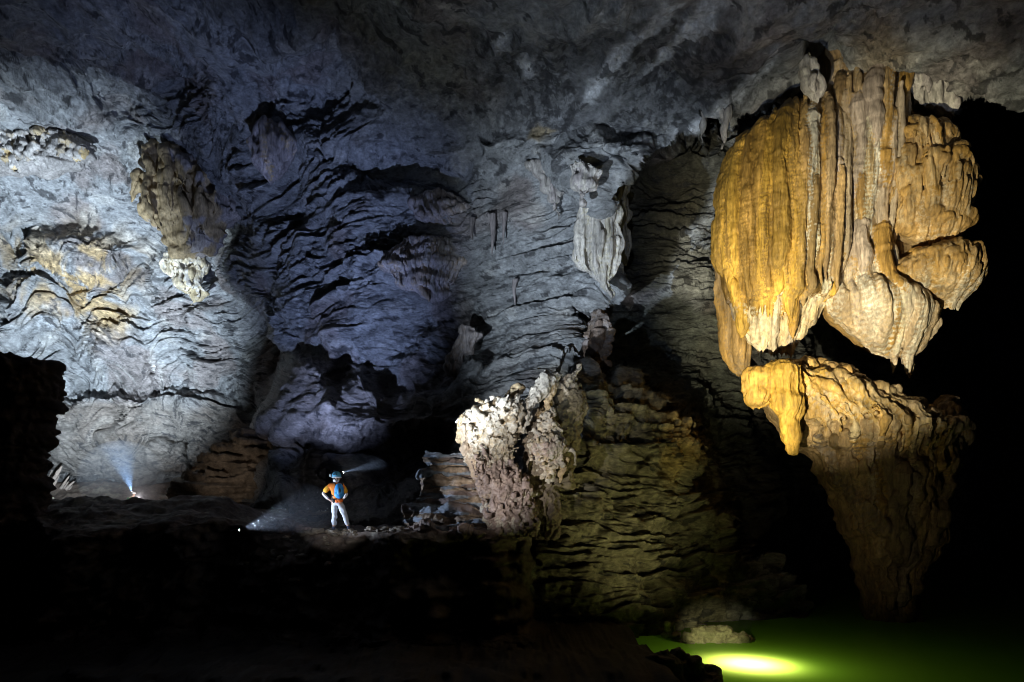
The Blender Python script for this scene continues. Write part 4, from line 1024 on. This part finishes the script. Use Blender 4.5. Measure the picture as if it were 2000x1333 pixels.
# ---- the standing caver: seen from behind, turned to the right, left hand on the hip
PY_ = 16.8; px0 = (660 - HX) / F * PY_
pz = (HY - 1042.5) / F * PY_
caver = empty('person', (px0, PY_, pz))
tag(caver, 'caver standing on the ledge, seen from behind, in blue helmet, orange top and pale trousers', 'person')
hx, hz = -.035, 1.535                                      # head centre
NECK = (-.05, -.01, 1.375); CHEST = (-.045, 0, 1.22); BELLY = (-.04, 0, 1.02); PEL = (-.03, 0, .88)
LSH = (-.20, -.05, 1.305); LEL = (-.385, -.09, 1.09); LWR = (-.215, -.12, .925)
RSH = (.105, .07, 1.31); REL = (.17, .29, 1.09); RWR = (.07, .27, .95)
LHP = (-.11, .02, .84); LKN = (-.105, .03, .47); LAN = (-.125, .03, .10)
RHP = (.055, -.01, .84); RKN = (.195, .02, .48); RAN = (.295, .03, .12)


def mid3(a, b, t): return tuple(a[i] + (b[i] - a[i]) * t for i in range(3))


def hand(w, d, side, down):
    """palm, four unequal bent fingers and a thumb from wrist w; d = direction of the fingers"""
    w = Vector(w); d = Vector(d).normalized(); s = Vector(side).normalized(); dn = Vector(down).normalized()
    ch = []; pal = w + d * .045; kn = w + d * .085
    ch.append([(*w, .026, .020), (*pal, .034, .018), (*kn, .036, .016)])
    for k, (o, L) in enumerate([(-.030, .062), (-.010, .074), (.010, .070), (.029, .054)]):
        a = kn + s * o; b = a + d * L * .5 + dn * .012; c = a + d * L * .8 + dn * .035
        ch.append([(*kn, .036, .016), (*a, .0095), (*b, .009), (*c, .0075)])
    t0 = pal; t1 = pal - s * .035 + d * .01 + dn * .012; t2 = t1 + d * .03 - s * .012 + dn * .015
    ch.append([(*pal, .034, .018), (*t1, .0105), (*t2, .009)])
    return ch


body = [[(*PEL, .13, .10), (*BELLY, .12, .095), (*CHEST, .145, .105), (*NECK, .055), (-.045, 0, 1.44, .058), (hx, .005, 1.49, .075), (hx, 0, hz + .03, .092, .10), (hx, 0, 1.635, .062)],
        [(*CHEST, .145, .105), (*LSH, .062), (*mid3(LSH, LEL, .5), .045), (*LEL, .036), (*mid3(LEL, LWR, .5), .034), (*LWR, .026, .020)],
        [(*CHEST, .145, .105), (*RSH, .062), (*mid3(RSH, REL, .5), .045), (*REL, .036), (*mid3(REL, RWR, .5), .034), (*RWR, .026, .020)],
        [(*PEL, .13, .10), (*LHP, .088), (*mid3(LHP, LKN, .5), .072), (*LKN, .052), (*mid3(LKN, LAN, .4), .05), (*LAN, .034), (LAN[0], LAN[1] + .02, .045, .036), (LAN[0] + .03, LAN[1] + .12, .03, .034, .022)],
        [(*PEL, .13, .10), (*RHP, .088), (*mid3(RHP, RKN, .5), .072), (*RKN, .052), (*mid3(RKN, RAN, .4), .05), (*RAN, .034), (RAN[0], RAN[1] + .01, .06, .036), (RAN[0] + .11, RAN[1] + .06, .045, .034, .022)]]
body += hand(LWR, (.9, .25, -.3), (.2, -.3, .9), (.3, .8, -.2))
body += hand(RWR, (-.8, -.35, -.35), (.1, .3, .9), (-.2, -.6, -.3))
# profile of the face, turned to the right: nose, brow, chin, ear
body += [[(hx, .005, 1.49, .075), (hx + .075, .02, 1.455, .026)], [(hx, 0, hz + .03, .092, .10), (hx + .105, .03, 1.525, .014), (hx + .115, .033, 1.505, .012)]]
bd = skin('body', body, SKIN, caver, 2)
bm_obj('ear', lambda bm: ell(bm, (hx + .005, -.098, 1.53), (.022, .012, .034)), SKIN, caver)
bm_obj('eye', lambda bm: ell(bm, (hx + .088, -.028, 1.55), (.011, .009, .009)), HAIR, caver)
bm_obj('mouth', lambda bm: ell(bm, (hx + .094, .0, 1.468), (.012, .02, .005)), plain('lips', (.4, .12, .1), .5), caver)
bm_obj('neck_gaiter', lambda bm: ell(bm, (hx - .012, -.004, 1.445), (.082, .082, .062)), SLEEVE, caver)
bm_obj('hair', lambda bm: ell(bm, (hx - .03, -.005, 1.545), (.085, .098, .07)), HAIR, caver)
# clothes grown over the same joints
e = .014
shirt = [[(PEL[0], 0, .86, .142, .112), (*BELLY, .128, .105), (*CHEST, .155, .118), (NECK[0], -.01, 1.36, .078), (NECK[0], -.01, 1.395, .066)],
         [(*CHEST, .155, .118), (*LSH, .078), (*mid3(LSH, LEL, .45), .070), (*mid3(LSH, LEL, .8), .066)],
         [(*CHEST, .155, .118), (*RSH, .078), (*mid3(RSH, REL, .45), .070), (*mid3(RSH, REL, .8), .066)]]
sh = skin('shirt', shirt, ORANGE, caver, 2)
for Sx, Ex in ((LSH, LEL), (RSH, REL)):
    skin('sleeve', [[(*mid3(Sx, Ex, .02), .074), (*mid3(Sx, Ex, .4), .079), (*mid3(Sx, Ex, .88), .074)]], YEL, caver, 2)
for Ex, Wx in ((LEL, LWR), (REL, RWR)):
    skin('forearm_sleeve', [[(*mid3(LSH if Ex is LEL else RSH, Ex, .8), .044), (*Ex, .046), (*mid3(Ex, Wx, .5), .042), (*mid3(Ex, Wx, .92), .034)]], SLEEVE, caver, 2)
tr_ = [[(-.03, 0, .90, .135, .108), (*PEL, .142, .112), (*LHP, .104), (*mid3(LHP, LKN, .5), .088), (*LKN, .074), (*mid3(LKN, LAN, .45), .072), (*mid3(LKN, LAN, .74), .066)],
       [(*PEL, .142, .112), (*RHP, .104), (*mid3(RHP, RKN, .5), .088), (*RKN, .074), (*mid3(RKN, RAN, .45), .072), (*mid3(RKN, RAN, .74), .066)]]
tr_o = skin('trousers', tr_, TROU, caver, 2)
co_ = np.array([v.co for v in tr_o.data.vertices])
wr = .022 * perlin(co_[:, 0] * 7, co_[:, 1] * 7, co_[:, 2] * 13 + co_[:, 0] * 14, 5)
for v, w_ in zip(tr_o.data.vertices, wr): v.co += v.normal * float(w_)
for Kx, Ax, tx in ((LKN, LAN, (.03, .12)), (RKN, RAN, (.11, .06))):
    skin('sock', [[(*mid3(Kx, Ax, .68), .052), (*mid3(Kx, Ax, .88), .046), (Ax[0], Ax[1], Ax[2] - .01, .044)]], SOCK, caver, 2)
    skin('shoe', [[(Ax[0] - .02, Ax[1] - .035, Ax[2] - .055, .042, .042), (Ax[0] + .01, Ax[1] + .01, Ax[2] - .045, .05, .046), (Ax[0] + tx[0] * .7, Ax[1] + tx[1] * .7, Ax[2] - .062, .05, .036), (Ax[0] + tx[0] * 1.25, Ax[1] + tx[1] * 1.25, Ax[2] - .07, .042, .026)]], SHOE, caver, 2)
# helmet with white band, chin strap, lamp bracket, battery and headlamp
def helm(bm):
    ell(bm, (hx, 0, 1.57), (.124, .132, .142), 0, 28, 1.525)
hm = bm_obj('helmet', helm, HELM, caver)
sd = hm.modifiers.new('t', 'SOLIDIFY'); sd.thickness = .012
def band(bm):
    for k in range(26):
        a0 = 2 * math.pi * k / 26; a1 = 2 * math.pi * (k + 1) / 26
        rod(bm, (hx + .120 * math.cos(a0), .128 * math.sin(a0), 1.535), (hx + .120 * math.cos(a1), .128 * math.sin(a1), 1.535), .014, .014, 8)
bm_obj('helmet_band', band, WHITEP, hm)
def vents(bm):
    for k in (-1, 0, 1):
        ell(bm, (hx + .035 * k - .01, -.138 + .012 * abs(k), 1.61), (.012, .014, .022))
bm_obj('vent', vents, BLACK, hm)
bm_obj('chin_strap', lambda bm: (rod(bm, (hx - .08, -.095, 1.55), (hx + .03, -.082, 1.42), .009, .009), rod(bm, (hx + .06, -.095, 1.55), (hx + .035, -.08, 1.42), .009, .009)), BLACK, hm)
bm_obj('battery_box', lambda bm: box(bm, (hx - .165, -.02, 1.585), (.045, .08, .075)), WHITEP, hm, False, .006)
def cable(bm):
    pts = [(hx - .165, -.02, 1.63), (hx - .15, -.02, 1.69), (hx - .09, -.02, 1.725), (hx, -.01, 1.725), (hx + .08, 0, 1.705), (hx + .13, .03, 1.68)]
    for a, b in zip(pts, pts[1:]): rod(bm, a, b, .009, .009, 8)
bm_obj('cable', cable, BLACK, hm)
hl = bm_obj('headlamp', lambda bm: (rod(bm, (hx + .11, .03, 1.665), (hx + .165, .045, 1.68), .026, .032), box(bm, (hx + .12, .03, 1.64), (.03, .05, .03))), METAL, hm)
bm_obj('lens', lambda bm: rod(bm, (hx + .166, .0455, 1.6803), (hx + .172, .047, 1.682), .026, .026), LENS, hl)
# pack
pk = empty('backpack', (px0, PY_, pz)); tag(pk, 'small bright blue backpack with black straps worn by the standing caver', 'backpack'); pk.rotation_euler.z = R(20)
def pack(bm):
    ell(bm, (.02, -.17, 1.17), (.125, .10, .20), .2, 24); ell(bm, (.02, -.18, 1.07), (.135, .11, .12), .2, 20)
bm_obj('pack_body', pack, PACK, pk)
bm_obj('pocket', lambda bm: ell(bm, (.025, -.262, 1.12), (.075, .035, .10), .2, 18), plain('pale_blue_nylon', (.10, .42, .80), .5), pk)
bm_obj('mesh_panel', lambda bm: ell(bm, (.025, -.285, 1.16), (.03, .022, .07), .2, 14), BLACK, pk)
for sx in (-1, 1):
    def strap(bm, sx=sx):
        pts = [(.02 + sx * .09, -.13, 1.33), (.0 + sx * .10, -.04, 1.395), (-.03 + sx * .10, .08, 1.34), (-.03 + sx * .13, .10, 1.12), (.0 + sx * .14, -.08, 1.02)]
        for a, b in zip(pts, pts[1:]): rod(bm, a, b, .017, .017, 8)
    bm_obj('shoulder_strap', strap, BLACK, pk)
bt = bm_obj('hip_belt', lambda bm: [rod(bm, (-.03 + .150 * math.cos(a), .125 * math.sin(a), .925), (-.03 + .150 * math.cos(a + .35), .125 * math.sin(a + .35), .925), .02, .02, 8) for a in np.arange(0, 6.3, .33)], BLACK, pk)
bm_obj('pouch', lambda bm: ell(bm, (-.12, -.13, .89), (.035, .03, .06)), BLACK, pk)
bm_obj('orange_bag', lambda bm: (ell(bm, (.03, -.15, .90), (.10, .05, .055)), ell(bm, (-.04, -.15, .885), (.05, .04, .05))), plain('orange_nylon', (.85, .15, .01), .6), pk)

# ---- the far caver crouching over the crest of the mound, helmet lamp turned up
fy = 41.5; fo = P(252, 990, fy)
fc = empty('person', tuple(fo)); tag(fc, 'far caver in dark green crouching behind the crest of the dark mound at left', 'person')
skin('body', [[(0, 0, .30, .15), (.08, 0, .48, .15), (.20, 0, .62, .10), (.28, 0, .70, .06), (.33, 0, .78, .09), (.34, 0, .88, .07)],
              [(.20, 0, .62, .10), (.20, -.2, .58, .05), (.30, -.24, .38, .04), (.42, -.2, .26, .03), (.47, -.2, .24, .02)], [(.20, 0, .62, .10), (.22, .2, .58, .05), (.34, .24, .38, .04), (.45, .2, .26, .03)],
              [(0, 0, .30, .15), (.22, -.16, .34, .09), (.10, -.18, .02, .05), (.22, -.2, 0, .04)], [(0, 0, .30, .15), (.22, .16, .34, .09), (.10, .18, .02, .05), (.22, .2, 0, .04)]], SKIN, fc, 2)
skin('overalls', [[(0, 0, .30, .19), (.08, 0, .48, .18), (.20, 0, .60, .13)], [(.20, 0, .60, .13), (.20, -.2, .58, .07), (.30, -.24, .40, .06)], [(.20, 0, .60, .13), (.22, .2, .58, .07), (.34, .24, .40, .06)],
                  [(0, 0, .30, .19), (.22, -.16, .34, .12), (.11, -.18, .10, .08)], [(0, 0, .30, .19), (.22, .16, .34, .12), (.11, .18, .10, .08)]], GREENC, fc, 2)
h2 = bm_obj('helmet', lambda bm: ell(bm, (.335, 0, .89), (.13, .14, .11), 0, 24, .86), WHITEP, fc)
l2 = bm_obj('headlamp', lambda bm: rod(bm, (.26, -.06, .98), (.23, -.07, 1.03), .03, .035), METAL, h2)
bm_obj('lens', lambda bm: rod(bm, (.2295, -.0703, 1.0305), (.226, -.071, 1.036), .03, .03), LENS, l2)

# ---- ground lamp on the ledge
lx, ly = (467 - HX) / F * 15.75, 15.75
lz = (HY - 1040) / F * ly
lamp = empty('torch', (lx, ly, lz)); tag(lamp, 'small lit torch lying on the ledge, shining toward the standing caver', 'torch')
bm_obj('torch_body', lambda bm: (rod(bm, (-.22, 0, .03), (-.05, 0, .05), .022, .022), rod(bm, (-.05, 0, .05), (.0, 0, .057), .024, .042)), METAL, lamp)
bm_obj('lens', lambda bm: ell(bm, (.004, 0, .058), (.010, .024, .024)), plain('bright_lens', (1, 1, 1), .3, 0, (.85, .9, 1), 40), lamp)

# ---- pale moths drifting through the torch beam
def moth(bm, q):
    ell(bm, (0, 0, 0), (.019, .0045, .0045), 0, 10)
    for sgn in (-1, 1):
        a = bm.verts.new((.010, .003 * sgn, .003)); b = bm.verts.new((.014, .022 * sgn, .013)); c = bm.verts.new((-.008, .024 * sgn, .014)); d = bm.verts.new((-.014, .004 * sgn, .003))
        e_ = bm.verts.new((.010, .003 * sgn, .005)); f_ = bm.verts.new((.014, .022 * sgn, .015)); g_ = bm.verts.new((-.008, .024 * sgn, .016)); h_ = bm.verts.new((-.014, .004 * sgn, .005))
        for fcs in ((a, b, c, d), (h_, g_, f_, e_), (a, e_, f_, b), (b, f_, g_, c), (c, g_, h_, d), (d, h_, e_, a)): bm.faces.new(fcs)
MOTH = plain('moth_wing', (.8, .78, .70), .8)
q = np.random.default_rng(5)
m0 = None
for i in range(90):
    t = .12 + .88 * q.random()
    px = 474 + 165 * t + q.normal() * 3; py = 1036 - 92 * t + q.normal() * (4 + 26 * t)
    if py > 1030: py = 1030 - q.uniform(0, 8)
    Yq = 15.75 + .8 * t + q.uniform(-.25, .25) * (1 - .5 * t)
    if m0 is None:
        m0 = bm_obj('moth', lambda bm: moth(bm, 0), MOTH, None, False); o = m0
        tag(o, 'tiny pale moth among the bright specks in the beam of the ground torch', 'moth', 'moths drifting through the torch beam')
    else:
        o = m0.copy(); COL.objects.link(o)
    o.location = P(px, py, Yq); k = q.uniform(.2, .6); o.scale = (k * 1.5, k * .55, k * .55); o.rotation_euler = (q.uniform(-.4, .4), -.35 + q.uniform(-.5, .5), q.uniform(-.5, .5))

# ---- local mist: breath and damp air hanging where the lamps cut through it
def mist(name, loc, size, dens, label):
    m = bpy.data.materials.new(name); m.use_nodes = True; nt = m.node_tree; nt.nodes.clear()
    ou = nt.nodes.new('ShaderNodeOutputMaterial'); vs = nt.nodes.new('ShaderNodeVolumeScatter')
    vs.inputs['Density'].default_value = dens; vs.inputs['Color'].default_value = (.85, .9, 1, 1); vs.inputs['Anisotropy'].default_value = .0
    nt.links.new(vs.outputs[0], ou.inputs['Volume'])
    o = bm_obj(name, lambda bm: ell(bm, (0, 0, 0), size, 0, 24), m, None); o.location = loc
    tag(o, label, 'mist', kind='stuff'); return o


mist('mist', P(699, 911, 17.0), (.85, .30, .34), .08, 'faint mist lit by the standing caver headlamp')
mist('mist', P(545, 995, 16.2), (1.55, .6, .8), .016, 'faint blue mist in the beam of the ground torch')
mist('mist', P(238, 935, 41.5), (2.9, 1.6, 2.6), .07, 'faint blue mist above the far crouching caver')
spot('headlamp_beam', Vector((px0 + hx + .18, PY_ + .048, pz + 1.683)), P(790, 895, 17.4), 240, (.55, .72, 1.0), 20, .6, .015)
spot('far_headlamp_beam', fo + np.array([.225, -.072, 1.045]), P(236, 890, 41.6), 2000, (.35, .6, 1.0), 46, .8, .02)
spot('ground_torch_beam', (lx + .03, ly, lz + .062), P(760, 950, 16.6), 900, (.62, .76, 1.0), 46, .7, .02)
